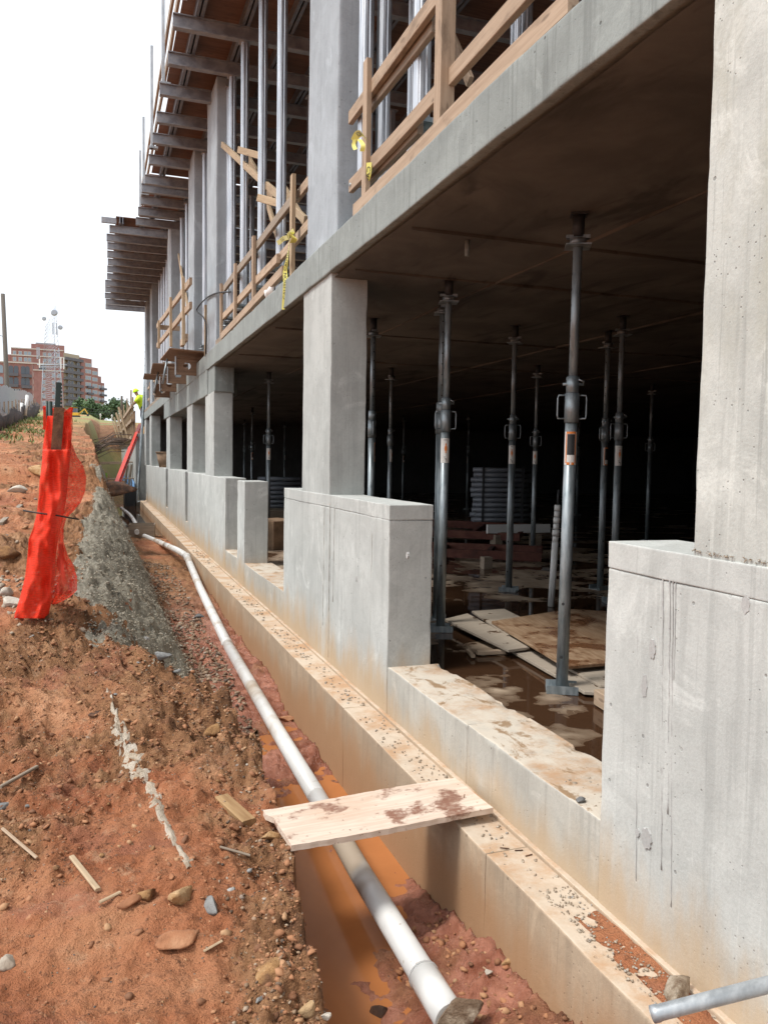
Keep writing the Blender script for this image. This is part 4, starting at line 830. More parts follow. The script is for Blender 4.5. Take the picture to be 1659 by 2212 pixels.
# ------------------------------------------------------------------ plank bridge
P4 = [at(585, 1757, 2, ZF+.03), at(625, 1834, 2, ZF+.03), at(1062, 1766, 2, ZF+.03), at(986, 1693, 2, ZF+.03)]
c = sum(P4, Vector())/4; ax = ((P4[3]+P4[2])-(P4[0]+P4[1])).normalized(); wd = ((P4[1]-P4[0]).length+(P4[2]-P4[3]).length)/2; L = ((P4[3]+P4[2])/2-(P4[0]+P4[1])/2).length
pk = thing('plank_bridge', c, 'muddy pale plywood plank bridging the trench from bank to footing', 'plank'); pk.rotation_euler = (0, .0, math.atan2(ax.y, ax.x))
mb = MB(); nxp, nyp = 24, 8; top = []
for i in range(nxp+1):
    for j in range(nyp+1):
        x, y = -L/2+L*i/nxp, -wd/2+wd*j/nyp; e = .0022*math.sin(i*2.7+j)*(i in (0, nxp) or j in (0, nyp)); top.append((x+(e if i in (0, nxp) else 0)-(.03 if i == 0 and j > 6 else 0), y+(e if j in (0, nyp) else 0), .012*math.sin(x*1.6)+.004*math.sin(x*5+y*4)))
fcs = [(i*(nyp+1)+j, (i+1)*(nyp+1)+j, (i+1)*(nyp+1)+j+1, i*(nyp+1)+j+1) for i in range(nxp) for j in range(nyp)]
mb.add(top, fcs); o = mb.build('board', 'plank', pk); s_ = o.modifiers.new('t', 'SOLIDIFY'); s_.thickness = .026; s_.offset = -1
MB().tube([(L*.42, -wd*.12, .0), (L*.425, -wd*.12, .055)], .0025, 6).build('nail', 'rust', pk)
MB().tube([(L*.36, wd*.44, .0), (L*.37, wd*.45, .03)], .004, 6).build('nail', 'rust', pk)
# steel tube jutting in at the lower right
a, b_ = Vector(EYE+ray(1408, 2193)*1.72), Vector(EYE+ray(1700, 2118)*1.66)
tb = thing('steel_tube', a, 'galvanised steel tube jutting in at the lower right corner over the footing', 'tube')
d = (b_-a); MB().tube([a, a+d*.05, a+d*.06, a+d*1.15], [.0175, .0175, .016, .016], 20).build('tube', 'galv_light', root=tb); MB().tube([a+d*.93, a+d*1.02], .0185, 20).build('coupler', 'galv_light', root=tb)
MB().tube([a-d*.004, a-d*.0005], .014, 16).build('end_cap', 'galv_light', root=tb)

# ------------------------------------------------------------------ stones, clods, gravel
def ground_at(px_, py_):                                  # march the view ray down to the soil
    dr = ray(px_, py_); t = 1.3*1.003**np.arange(0, 1400); P = EYE[None]+dr[None]*t[:, None]; k = np.argmax(P[:, 2] < H(P[:, 0], P[:, 1]))
    return Vector((P[k, 0], P[k, 1], hz(P[k, 0], P[k, 1])))
def R(px_, py_, size, mat, label, seed, rz=0., cat='rock', flat=.3, tilt=0.): rock('rock', ground_at(px_, py_), size, mat, label, rz, seed, cat, None, flat+.12, 3, tilt)
R(318, 1938, (.10, .07, .07), 'rock_tan', 'ochre lumpy stone, second from the left in the stone row on the near bank', 2, .4)
R(388, 1945, (.12, .085, .075), 'rock_tan', 'largest pale ochre stone in the stone row on the near bank', 3, 1.)
R(280, 1955, (.09, .07, .05), 'rock_red', 'brown flat stone at the left end of the stone row on the near bank', 4, .2)
R(455, 1960, (.11, .06, .06), 'rock_grey', 'grey-brown stone at the right end of the stone row on the near bank', 5, 2.)
R(395, 2032, (.17, .09, .045), 'rock_red', 'flat orange stone below the stone row on the near bank', 6, .35, tilt=.1)
R(15, 2085, (.07, .06, .05), 'rock_pale', 'white stone at the left edge of the frame near the bottom', 7, .9)
R(600, 2110, (.26, .20, .17), 'rock_tan', 'big banded brown boulder at the bank edge near the bottom', 8, .3, flat=.72)
R(562, 2162, (.055, .025, .02), 'rock_grey', 'small grey pebble on the big banded boulder', 9, .7)
R(668, 2185, (.07, .06, .05), 'rock_tan', 'yellowish stone at the bank edge at the very bottom', 10)
R(706, 2200, (.04, .035, .03), 'rock_pale', 'small white stone beside a yellowish stone at the very bottom', 11)
R(820, 2195, (.09, .07, .07), 'rust', 'dark square lump lying in the muddy water at the very bottom', 12)
R(745, 1912, (.075, .05, .045), 'rock_red', 'wet brown lump sticking out of the trench water left of the pipe', 13)
R(505, 1800, (.05, .05, .03), 'rock_red', 'small brown clod right beside the block of ochre wood', 14)
R(585, 1810, (.085, .06, .05), 'rock_tan', 'ochre stone at the bank edge beside the plank', 15)
R(430, 1335, (.13, .1, .07), 'rock_grey', 'grey stone at the foot of the sprayed slope', 16)
R(380, 1455, (.11, .05, .04), 'rock_grey', 'blue-grey flat stone below the tip of the sprayed slope', 17, .6)
R(350, 1420, (.15, .08, .07), 'rock_grey', 'dark grey broken lump at the tip of the sprayed slope', 18)
R(310, 1385, (.13, .09, .06), 'rock_grey', 'rough grey lump on the lower sprayed slope', 19)
R(105, 1020, (.75, .5, .30), 'rock_tan', 'large flat tan rock beside the orange mesh', 20, .2, flat=.4)
R(40, 1060, (.34, .24, .16), 'rock_pale', 'pale rock on the bank left of the orange mesh, mid height', 21)
R(18, 1205, (.24, .20, .19), 'rock_tan', 'orange rock at the left edge halfway down the mesh', 22)
R(118, 1070, (.22, .18, .16), 'rock_red', 'brown clod partly hidden by the orange mesh', 23)
R(25, 1305, (.20, .13, .10), 'rock_pale', 'pale rounded rock at the left edge beside the foot of the mesh', 24)
R(15, 1285, (.17, .10, .13), 'rock_pale', 'pale angular rock at the left edge above another', 25, .9)
R(5, 1750, (.09, .06, .04), 'rock_grey', 'grey flat stone cut by the left edge of the frame', 26)
R(240, 1060, (1.0, .7, .30), 'rust', 'dark flat slab of soil overhanging the top of the sprayed slope', 27, .3, 'soil slab', .35)
R(1100, 2085, (.07, .055, .05), 'rock_tan', 'orange stone against the footing near the bottom', 28)
R(1055, 2110, (.045, .035, .03), 'rock_pale', 'small pale pebble in the trench mud right of the pipe', 29)
R(1095, 2095, (.06, .04, .03), 'rock_red', 'brown clod in the mud against the footing', 30)
R(620, 1555, (.16, .10, .07), 'rock_red', 'flat red clod beside the footing above the plank', 31)
R(460, 1580, (.12, .08, .08), 'rock_tan', 'ochre rock in the rough bank above the plank', 32, .5, flat=.5)
R(205, 1540, (.085, .085, .03), 'rust', 'dark round lump put in for a hole in the bank left of the pale streak', 33, flat=.7)  # dark lump added to stand in for a hole
for k, (a, b_) in enumerate([(60, 1345), (100, 1375), (205, 1447), (300, 1440), (250, 1505), (235, 1745), (190, 1760), (60, 1745), (370, 1900), (470, 1690), (120, 1880), (220, 1850), (540, 1890), (500, 1925), (330, 1835)]):
    rock('pebble', ground_at(a, b_), (.028+.014*random.random(), .02+.01*random.random(), .018), random.choice(['rock_grey', 'rock_red', 'rock_tan']), 'single loose pebble lying on the red bank', k, 50+k, 'pebble', 'loose pebbles on the red bank', .4, 2)
# rubble on the footing ledge and on the sill
def ledge(n, y0, y1, x0, x1, z, r0_, r1_): return np.stack([RNG.uniform(x0, x1, n), RNG.uniform(y0, y1, n), np.full(n, z)], -1), RNG.uniform(r0_, r1_, n)
P1, R1 = ledge(700, 5.2, 16, XF+.04, XW-.05, ZF+.002, .004, .015); k = RNG.uniform(0, 1, 700) < np.clip(.35+.6*vn(P1*1.7, 4), 0, 1); P1, R1 = P1[k], R1[k]
scatter('footing_rubble', P1, R1, 'grit')['label'] = 'grey mortar crumbs strewn along the footing ledge'
P1, R1 = ledge(380, 1.85, 2.7, XF+.05, XW-.01, ZF+.004, .0018, .007)
scatter('footing_rubble', P1, R1, 'grit')['label'] = 'tan rubble and chips heaped on the near end of the footing ledge'
P1, R1 = ledge(150, 2.6, 5.0, XF+.03, XW-.03, ZF+.002, .003, .009); scatter('footing_rubble', P1, R1, 'grit')['label'] = 'scattered grit on the footing ledge by the plank'
P1, R1 = ledge(60, 2.56, 2.95, XW+.06, XW+.32, ZS-.004, .004, .014); scatter('sill_rubble', P1, R1, 'grit')['label'] = 'small concrete flakes on the near end of the sill'
rock('concrete_chunk', (XW-.09, 1.98, ZF+.035), (.15, .09, .06), 'mortar', 'jagged concrete chunk lying on the near footing ledge', .5, 70, 'concrete chunk')
q = at(1255, 1735, 2, ZS); rock('concrete_chip', (q.x, q.y, ZS+.008), (.055, .04, .025), 'rock_grey', 'grey concrete chip on the near end of the sill', .5, 71, 'concrete chip')
# gravel below the sprayed slope, crumbs over the bank
n = 5200; y = RNG.uniform(6.0, 15, n); xt = np.interp(y, KY, KX); x = xt-.15+RNG.uniform(0, 1, n)**1.3*(1.36-xt); k = RNG.uniform(0, 1, n) < np.clip(.75+.5*vn(np.stack([x*2, y*1.2, x*0], -1), 6), .1, 1); x, y = x[k], y[k]
scatter('gravel', np.stack([x, y, H(x, y)+.004], -1), RNG.uniform(.007, .024, len(x)), 'peb')['label'] = 'wet gravel spilled below the sprayed slope'
n = 34000; u = RNG.uniform(0, 1, n); y = 1.9*(7.5/1.9)**u; xc = np.interp(y, TY, TX); x = xc+.1-RNG.uniform(0, 1, n)**.8*2.4
w_ = np.clip(soil(x, y)*1.2-.1, .05, 1); k = RNG.uniform(0, 1, n) < w_; x, y = x[k], y[k]
scatter('clay_crumbs', np.stack([x, y, H(x, y)], -1), RNG.uniform(.002, .0085, len(x))*(1+1.1*(RNG.uniform(0, 1, len(x)) > .95)), 'clod')['label'] = 'clay crumbs and grit over the near bank'
n = 800; y = RNG.uniform(1.9, 6.5, n); xc = np.interp(y, TY, TX); x = xc-.32+.42*RNG.uniform(0, 1, n)
scatter('bank_gravel', np.stack([x, y, H(x, y)], -1), RNG.uniform(.003, .011, n), 'peb')['label'] = 'gravel showing through the bank edge'
n = 17000; u = RNG.uniform(0, 1, n); y = 2.3*(8/2.3)**u; xc = np.interp(y, TY, TX); x = xc+.05-RNG.uniform(0, 1, n)**.9*2.2; k = RNG.uniform(0, 1, n) < np.clip(soil(x, y)*1.5-.4, .05, 1); x, y = x[k], y[k]
scatter('clay_clods', np.stack([x, y, H(x, y)-.002], -1), .004+.017*RNG.uniform(0, 1, len(x))**3.2, 'clod')['label'] = 'larger clay clods on the rough part of the near bank'
i_ = RNG.integers(0, len(V_SHOT), 16000); vv = V_SHOT[i_]+np.stack([RNG.normal(0, .02, 16000), RNG.normal(0, .04, 16000), np.zeros(16000)], -1)
scatter('slope_grit', vv, RNG.uniform(.003, .010, 16000), 'spray')['label'] = 'coarse grey-tan grit of the sprayed slope'
n = 1500; y = RNG.uniform(7.5, 22, n); x = -.2-RNG.uniform(0, 1, n)*5; scatter('clay_crumbs', np.stack([x, y, H(x, y)], -1), RNG.uniform(.012, .04, n), 'clod')['label'] = 'clods and stones over the far bank'
n = 420; q = ground_at(40, 1275); x = q.x+RNG.normal(0, .55, n)-.2; y = q.y+RNG.normal(0, .45, n); scatter('pale_gravel', np.stack([x, y, H(x, y)+.006], -1), RNG.uniform(.010, .028, n), 'grit')['label'] = 'pale gravel round the foot of the orange mesh'
n = 260; x = 1.42+RNG.uniform(-.2, .13, n); y = RNG.uniform(2.0, 3.5, n); scatter('mud_clods', np.stack([x, y, H(x, y)], -1), RNG.uniform(.005, .02, n), 'clod')['label'] = 'clods in the mud against the footing'
# pale grout streak on the bank: a low ragged ridge
pts = [(232, 1490, .022), (245, 1530, .026), (255, 1570, .036), (275, 1620, .056), (300, 1660, .058), (325, 1700, .046), (345, 1745, .03), (362, 1790, .02), (385, 1830, .016), (412, 1875, .02)]
C = [ground_at(a, b_) for a, b_, _ in pts]; V = []; N = 9; SP = smooth(C, 8); wdt = np.interp(np.linspace(0, len(pts)-1, len(SP)), range(len(pts)), [p[2] for p in pts])
for i, p in enumerate(SP):
    for j in range(N):
        s_ = (j/(N-1)-.5)*2; wv = wdt[i]*(1+.75*vn(np.array([i*.35, s_*2, 1.]), 3)); x, y = p.x+s_*wv, p.y+s_*wv*.35; V.append((x, y, hz(x, y)+.018*(1-s_*s_)-.012+.010*float(vn(np.array([i*.7, j*.9, 3.]), 5))))
o = link('grout_streak', np_mesh('grout_streak', V, grid_faces(len(SP), N), False), 'mortar'); tag(o, 'pale dried grout streak running down the red bank', 'grout')
# sticks and wood slivers
def stick(a, b_, w_, h_, label, mat='wood_y'):
    A, Bb = ground_at(*a)+Vector((0, 0, .012)), ground_at(*b_)+Vector((0, 0, .012)); return scrap(A, Bb, w_, h_, label, mat, 'wood_sliver', 'wood sliver')
stick((155, 1860), (212, 1930), .022, .012, 'fresh yellow wood sliver on the near bank'); stick((0, 1715), (80, 1662), .02, .014, 'dark weathered stick at the left edge', 'wood_g')
stick((5, 1800), (80, 1862), .014, .01, 'thin tan stick near the left edge', 'wood'); stick((475, 1838), (540, 1868), .012, .01, 'thin dark twig on the bank left of the plank', 'wood_g')
stick((440, 2068), (480, 2052), .012, .006, 'small pale wood splinter below the orange stone'); stick((260, 1935), (215, 1960), .016, .008, 'splinter of wood beside the stone row')
stick((0, 1135), (45, 1095), .06, .04, 'dark stick lying on the bank left of the mesh', 'wood_g'); stick((1222, 2128), (1245, 2148), .025, .015, 'small pale wood chip in the mud by the footing')
A, Bb = ground_at(478, 1725), ground_at(538, 1788); tag(lumber('timber_offcut', A+Vector((0, 0, -.012)), Bb+Vector((0, 0, .006)), .07, .06, 'wood_o', warp=0), 'ochre timber offcut half sunk in the bank above the plank', 'timber')
for k, (a, b_) in enumerate(((1080, 1832), (1112, 1838), (1135, 1850))):
    p_ = at(a, b_, 2, ZF+.004); tag(MB().tube([p_, p_+Vector((.035, -.02+.012*k, 0))], .0028, 5).build('rusty_nail', 'rust'), 'rusty nail lying on the footing ledge by the plank', 'nail', 'rusty nails on the footing ledge')
V = []; N1, N2 = 30, 12
for i in range(N1+1):
    for j in range(N2+1):
        y = 1.75+.85*i/N1; x = XF+.07+(XW-.0-XF-.07)*j/N2; e = min(i/6, (N1-i)/8, j/3, 1.); V.append((x, y, ZF-.006+max(0, e)*(.010+.010*float(fbm(np.array([x*14, y*14, 0.]), 3, 7)))))
o = link('dirt_heap', np_mesh('dirt_heap', V, grid_faces(N1+1, N2+1)[:, ::-1], True), 'clay'); tag(o, 'thin spread of orange dirt on the near end of the footing ledge', 'dirt')

# ------------------------------------------------------------------ orange mesh wrapped round a steel stake
base = ground_at(92, 1332); YM = base.y
def mp(px_, py_, dy=0.): p = at(px_, py_, 1, YM+dy); return p
sk = thing('fence_stake', base, 'leaning rusty stake with dark green steel post that carries the orange mesh', 'stake')
MB().bar(mp(94, 1342, -.03), mp(128, 880, -.03), .07, .035, (0, 1, 0)).build('timber_stake', 'rust', root=sk)
MB().bar(mp(112, 1120, .06), mp(127, 826, .06), .035, .04, (0, 1, 0)).build('steel_post', 'green_post', root=sk)
for k in range(7): q = mp(126.5+.3*k/7, 830+k*8, .04); MB().box(q.x+.012, q.x+.024, q.y-.01, q.y+.01, q.z-.008, q.z+.008).build('stud', 'green_post', root=sk)
MB().tube([mp(50, 1103, -.12), mp(95, 1110, -.16), mp(120, 1113, -.15), mp(170, 1122, -.08)], .006, 6).build('tie_wire', 'black', root=sk)
# the cloth: rows of (py, left px, right px) with folds in depth
def cloth(name, rowsL, depth, fold, root, nu=26, seed=0, hole=None, thick=.002):
    py = np.array([r[0] for r in rowsL], float); lx = np.array([r[1] for r in rowsL], float); rx = np.array([r[2] for r in rowsL], float)
    yy = np.linspace(py[0], py[-1], int((py[-1]-py[0])/2.2)+2); V = []; UV = []
    for i, y in enumerate(yy):
        l, r = np.interp(y, py, lx), np.interp(y, py, rx)
        for j in range(nu+1):
            u = j/nu; x = l+(r-l)*(u-.035*math.sin(2*math.pi*u)); d = depth(u, (y-py[0])/(py[-1]-py[0]))+fold*(math.sin(9*u+y*.021+seed)*.5+math.sin(17*u-y*.045+seed*2)*.3)+.35*fold*float(vn(np.array([u*6, y*.05, seed]), 3))
            V.append(mp(x, y, d)); UV.append((u, i/len(yy)))
    n1, n2 = len(yy), nu+1; fc = grid_faces(n1, n2)
    if hole is not None:
        hf = np.array([f for f in fc if hole(*UV[f[0]])]); fc = np.array([f for f in fc if not hole(*UV[f[0]])])
        us, iv = np.unique(hf, return_inverse=True); ho = link('open_netting', np_mesh('open_netting', [V[i][:] for i in us], iv.reshape(-1, 4)), 'netting'); wparent(ho, root)
        wf = ho.modifiers.new('w', 'WIREFRAME'); wf.thickness = .0035; wf.use_even_offset = False
    me = np_mesh(name, [p[:] for p in V], fc, True); uvl = me.uv_layers.new(name='UVMap'); li = np.zeros(len(me.loops), np.int32); me.loops.foreach_get('vertex_index', li)
    uvl.data.foreach_set('uv', np.array(UV, np.float32)[li].ravel()); o = link(name, me, 'mesh_thin' if name == 'loose_flap' else 'mesh'); wparent(o, root)
    s_ = o.modifiers.new('t', 'SOLIDIFY'); s_.thickness = thick; return o
om = thing('safety_mesh', base+Vector((0, -.05, 0)), 'orange-red plastic safety mesh wrapped round the leaning stake', 'safety mesh')
cloth('wrap', [(898, 102, 152), (930, 98, 154), (965, 93, 153), (1000, 91, 150), (1040, 86, 146), (1075, 84, 143), (1110, 80, 136), (1140, 72, 130), (1165, 62, 126), (1200, 60, 121), (1245, 55, 118), (1290, 44, 113), (1325, 33, 105), (1336, 31, 98)],
      lambda u, v: (-.06-.10*math.sin(math.pi*u) if v > .17 else .05), .055, om, 60, 1.)
cloth('loose_flap', [(950, 147, 152), (985, 143, 165), (1005, 140, 179), (1030, 138, 186), (1060, 136, 184), (1085, 134, 175), (1105, 132, 158), (1120, 131, 143), (1140, 129, 137), (1170, 126, 137), (1200, 122, 146), (1220, 120, 158), (1245, 118, 166), (1275, 116, 166), (1290, 113, 150), (1305, 111, 122)],
      lambda u, v: -.02+.10*u, .03, om, 48, 2.3, hole=lambda u, v: .62 < v < .93 and .18+.1*math.sin(v*40) < u < .66+.06*math.sin(v*23))
cloth('loose_flap', [(876, 128, 130), (890, 127, 150), (905, 126, 157), (930, 125, 156), (960, 125, 153)], lambda u, v: .06+.05*u, .03, om, 12, 3.1)
o2 = thing('safety_mesh', ground_at(100, 935)+Vector((0, .1, 0)), 'strip of orange mesh strung between posts behind the wrapped stake', 'safety mesh')
YM2 = YM; YM = YM+1.5
cloth('mesh_strip', [(877, 93, 97), (884, 93, 128), (895, 93, 140), (915, 93, 130), (928, 93, 110)], lambda u, v: .12*u, .02, o2, 14, .5)
cloth('mesh_strip', [(880, 150, 158), (889, 140, 157), (900, 135, 156), (915, 134, 152), (925, 134, 140)], lambda u, v: .1*u, .02, o2, 10, 1.5)
for k, (a, t_, b_, l_) in enumerate(((108, 867, 1000, 'dark green steel post standing just left of the wrapped stake top'), (101, 866, 930, 'thin dark rod leaning left of the steel posts'))):
    tag(MB().tube([mp(a+2, b_), mp(a, t_)], .022 if k == 0 else .01, 6).build('steel_post', 'green_post'), l_, 'post')
YM = YM2
# ------------------------------------------------------------------ caution tape with lettering
def tape(name, pts, wvec, wd_, text, label, root=None):
    P = smooth(pts, 10); n = len(P); L = [0]
    for i in range(n-1): L.append(L[-1]+(P[i+1]-P[i]).length)
    W_ = [Vector(wvec(i/(n-1))).normalized() for i in range(n)]
    V = []; 
    for p, w_ in zip(P, W_): V += [p-w_*wd_/2, p+w_*wd_/2]
    t = thing(name, P[0], label, 'tape') if root is None else root
    o = link('strip', np_mesh('strip', [v[:] for v in V], [(2*i, 2*i+1, 2*i+3, 2*i+2) for i in range(n-1)], True), 'tape'); wparent(o, t)
    if text:
        cu = bpy.data.curves.new('t', 'FONT'); cu.body = text; cu.size = 1; to = bpy.data.objects.new('t', cu); COL.objects.link(to)
        dg = bpy.context.evaluated_depsgraph_get(); me = bpy.data.meshes.new_from_object(to.evaluated_get(dg)); bpy.data.objects.remove(to)
        bm = bmesh.new(); bm.from_mesh(me); bmesh.ops.triangulate(bm, faces=bm.faces); bm.to_mesh(me); bm.free()
        co = np.array([v.co[:] for v in me.vertices]); sx = wd_*.72/.72; tot = co[:, 0].max()*sx; off = max(0, (L[-1]-tot)/2)
        for v, c_ in zip(me.vertices, co):
            s_ = min(L[-1]*.999, off+c_[0]*sx*min(1, L[-1]/tot)); k = min(n-2, int(np.searchsorted(L, s_)-1)); k = max(k, 0); f = (s_-L[k])/max(L[k+1]-L[k], 1e-6)
            p = P[k].lerp(P[k+1], f); w_ = W_[k].lerp(W_[k+1], f).normalized(); nn = (P[k+1]-P[k]).normalized().cross(w_)
            if nn.dot(Vector(EYE)-p) < 0: nn = -nn
            v.co = p+w_*(c_[1]-.35)*wd_*.95+nn*.003
        lo = link('lettering', me, 'ink'); lo.parent = o
    return t
xt_ = XW-.02
def tp(a, b_, x=xt_): return at(a, b_, 0, x)
t = tape('caution_tape', [tp(612, 668), tp(615, 640), tp(617, 610), tp(616, 585), tp(620, 560), tp(624, 530), tp(625, 505)], lambda s_: (-.3-.5*math.sin(s_*5), 1, .15), .06, 'CAUTION CAUTION', 'yellow caution tape tied round the tall guard post left of the middle column')
tape('', [tp(622, 512), tp(612, 515), tp(604, 522), tp(599, 524)], lambda s_: (-.4, .25, 1), .05, 'CAUT', '', t); tape('', [tp(622, 510), tp(630, 506), tp(637, 512), tp(632, 524)], lambda s_: (-.4, .3, 1-s_), .06, None, '', t); tape('', [tp(624, 506), tp(632, 500), tp(635, 497)], lambda s_: (-.3, .3, 1), .05, None, '', t)
t = tape('caution_tape', [tp(763, 305), tp(772, 290), tp(782, 287), tp(788, 297)], lambda s_: (-.6, .5, 1), .06, 'ION', 'yellow caution tape knotted on the slim guard post right of the middle column')
tape('', [tp(776, 300, XW-.035), tp(784, 312, XW-.04), tp(782, 326, XW-.035)], lambda s_: (-.3, 1, .3), .06, None, '', t); tape('', [tp(766, 300), tp(764, 312), tp(768, 322)], lambda s_: (-.3, 1, .1), .05, None, '', t)
tape('', [tp(797, 350, XW+.06), tp(796, 375, XW+.06), tp(789, 400, XW+.06)], lambda s_: (-.4, 1, .2), .06, 'CAU', '', t)
# black cable on the third upper column
cb = MB().tube(smooth([at(498, 630, 0, XW-.0), at(470, 632, 0, XW), at(448, 642, 0, XW), at(430, 660, 0, XW-.02), at(426, 672, 0, XW-.02), at(440, 686, 0, XW-.02), at(446, 712, 0, XW-.02), at(444, 770, 0, XW-.02)], 8), .012, 6).build('cable', 'black'); tag(cb, 'black cable looping over the slab edge by the third upper column', 'cable')

# ------------------------------------------------------------------ far end of the building: wall pour, forms, rebar, ladder
fw = thing('foundation_wall', (1.6, 45, -1.5), 'pale foundation wall being cast at the far end with timber forms on top', 'wall')
MB().box(1.5, 2.0, 35.2, 64, -1.5, 2.35).build('wall', 'conc_col', root=fw)
for k in range(16): y = 36+k*1.75; lumber('form_stud', (1.42, y, 1.9), (1.42, y, 3.9+.5*math.sin(k*2.1)), .06, .12, 'wood_y', fw, up=(0, 1, 0))
for z in (2.2, 2.9, 3.5): lumber('form_waler', (1.36, 35.4, z), (1.36, 63, z), .06, .14, 'wood', fw)
MB().box(1.46, 1.5, 35.4, 64, 2.3, 3.3).build('form_panel', 'ply_brown', root=fw)
for k in range(4): lumber('form_brace', (1.3, 38+5*k, 2.2), (.9, 38.3+5*k, 3.6), .05, .09, 'wood_y', fw)
sh = MB(); n = 16; V = []
for i in range(n+1):
    y = 35.3+i*1.2; V += [(1.40-.05*math.sin(i*1.9), y, -.7+.02*math.sin(i)), (1.38-.06*math.sin(i*1.3), y, -.30+.05*math.sin(i*.8))]
V2 = []
for i in range(n+1):
    y = 35.0+i*1.1; V2 += [(1.46-.04*math.sin(i*2.3), y, -1.4), (1.44-.03*math.sin(i*1.7), y, .35+.08*math.sin(i*.9))]
wpf = link('waterproof_sheet', np_mesh('waterproof_sheet', V2, [(2*i, 2*i+2, 2*i+3, 2*i+1) for i in range(n)], True), 'bluewp'); wpf.modifiers.new('t', 'SOLIDIFY').thickness = .02; tag(wpf, 'blue waterproofing sheet on the lower part of the far foundation wall', 'sheet')
dp = MB().box(1.05, 1.45, 34.5, 36.6, -1.2, .1).build('drainage_board', 'dark'); dp.rotation_euler = (0, 0, .0); tag(dp, 'dark wet drainage board leaning at the start of the blue sheet', 'board')
cn = tag(MB().tube([at(322, 690, 1, 34), at(310, 880, 1, 34), at(299, 1040, 1, 33.5), at(297, 1088, 1, 33)], .055, 8).build('conduit_riser', 'galv'), 'tall grey conduit running up past the far columns', 'conduit')
MB().tube([at(297, 1085, 1, 33), Vector((XW-.05, 33.2, -.33))], .04, 8).build('elbow', 'galv', root=None); e = bpy.data.objects['elbow']; e.parent = cn
rc = thing('rebar_cage', at(319, 830, 1, 35.4), 'vertical rebar cage rising at the far end beside the conduit', 'rebar cage')
for dx in (-.1, .0, .1, .2): p_ = at(318, 900, 1, 35.4); q_ = at(320, 690, 1, 35.4); MB().tube([p_+Vector((dx, 0, 0)), q_+Vector((dx, 0, 0))], .022, 5).build('bar', 'rebar', root=rc)
for k in range(14): q_ = at(318+.15*k, 895-15*k, 1, 35.4); MB().box(q_.x-.13, q_.x+.22, 35.36, 35.40, q_.z-.02, q_.z+.02).build('hoop', 'rebar', root=rc)
lp0, lp1 = at(243, 1066, 1, 29.0), at(302, 916, 1, 36.5)
ld_ = thing('extension_ladder', lp0, 'red fibreglass extension ladder leaning against the far foundation wall', 'ladder')
d = lp1-lp0; sd_ = Vector((.10, .38, 0))
for s in (0, 1): MB().bar(lp0+sd_*s, lp1+sd_*s, .05, .10, (1, 0, 0)).build('rail', 'red_ladder', root=ld_)
for s in (.12, .88): MB().bar(lp0+d*.03+sd_*s+Vector((-.05, -.06, 0)), lp0+d*.62+sd_*s+Vector((-.05, -.06, 0)), .04, .09, (1, 0, 0)).build('rail', 'red_ladder', root=ld_)
for k in range(22): MB().tube([lp0+d*(k+.5)/22, lp0+d*(k+.5)/22+sd_], .022, 6).build('rung', 'galv_light', root=ld_)
rb = 0
for k in range(26):
    y = 37+k*.55; z = 2.1+.45*math.sin(k*1.3)*(k % 3)/2; L_ = 1.4+.9*random.random(); sag = .25+.35*random.random()
    tag(MB().tube([(1.5, y, z+.05), (1.5-L_*.5, y-.1, z+.03), (1.5-L_, y-.25, z-sag)], .02, 5).build('rebar_dowel', 'rebar'), 'dark rebar dowel sticking out of the far wall pour over the trench', 'rebar', 'rebar dowels at the far wall')
for k, (z, y) in enumerate(((1.1, 38), (.4, 36.8), (1.0, 43))):
    t_ = thing('scaffold_board', (.9, y, z), ('upper', 'lower', 'rear')[k]+' timber scaffold board bridging the far end of the trench', 'scaffold board')
    lumber('board', (-.3, y, z), (1.5, y+.3, z+.05), .25, .05, 'wood', t_); lumber('board', (-.2, y+.35, z), (1.5, y+.6, z+.04), .22, .05, 'wood', t_); lumber('bracket', (1.45, y+.2, z-.05), (1.3, y+.2, z-1.2), .06, .1, 'wood_g', t_)
gs = tag(MB().box(-.1, .5, 46, 46.05, -.3, .5).build('green_panel', mk('light green board', .6, (.28, .55, .08))[0]), 'light green board standing at the far end of the trench', 'board')
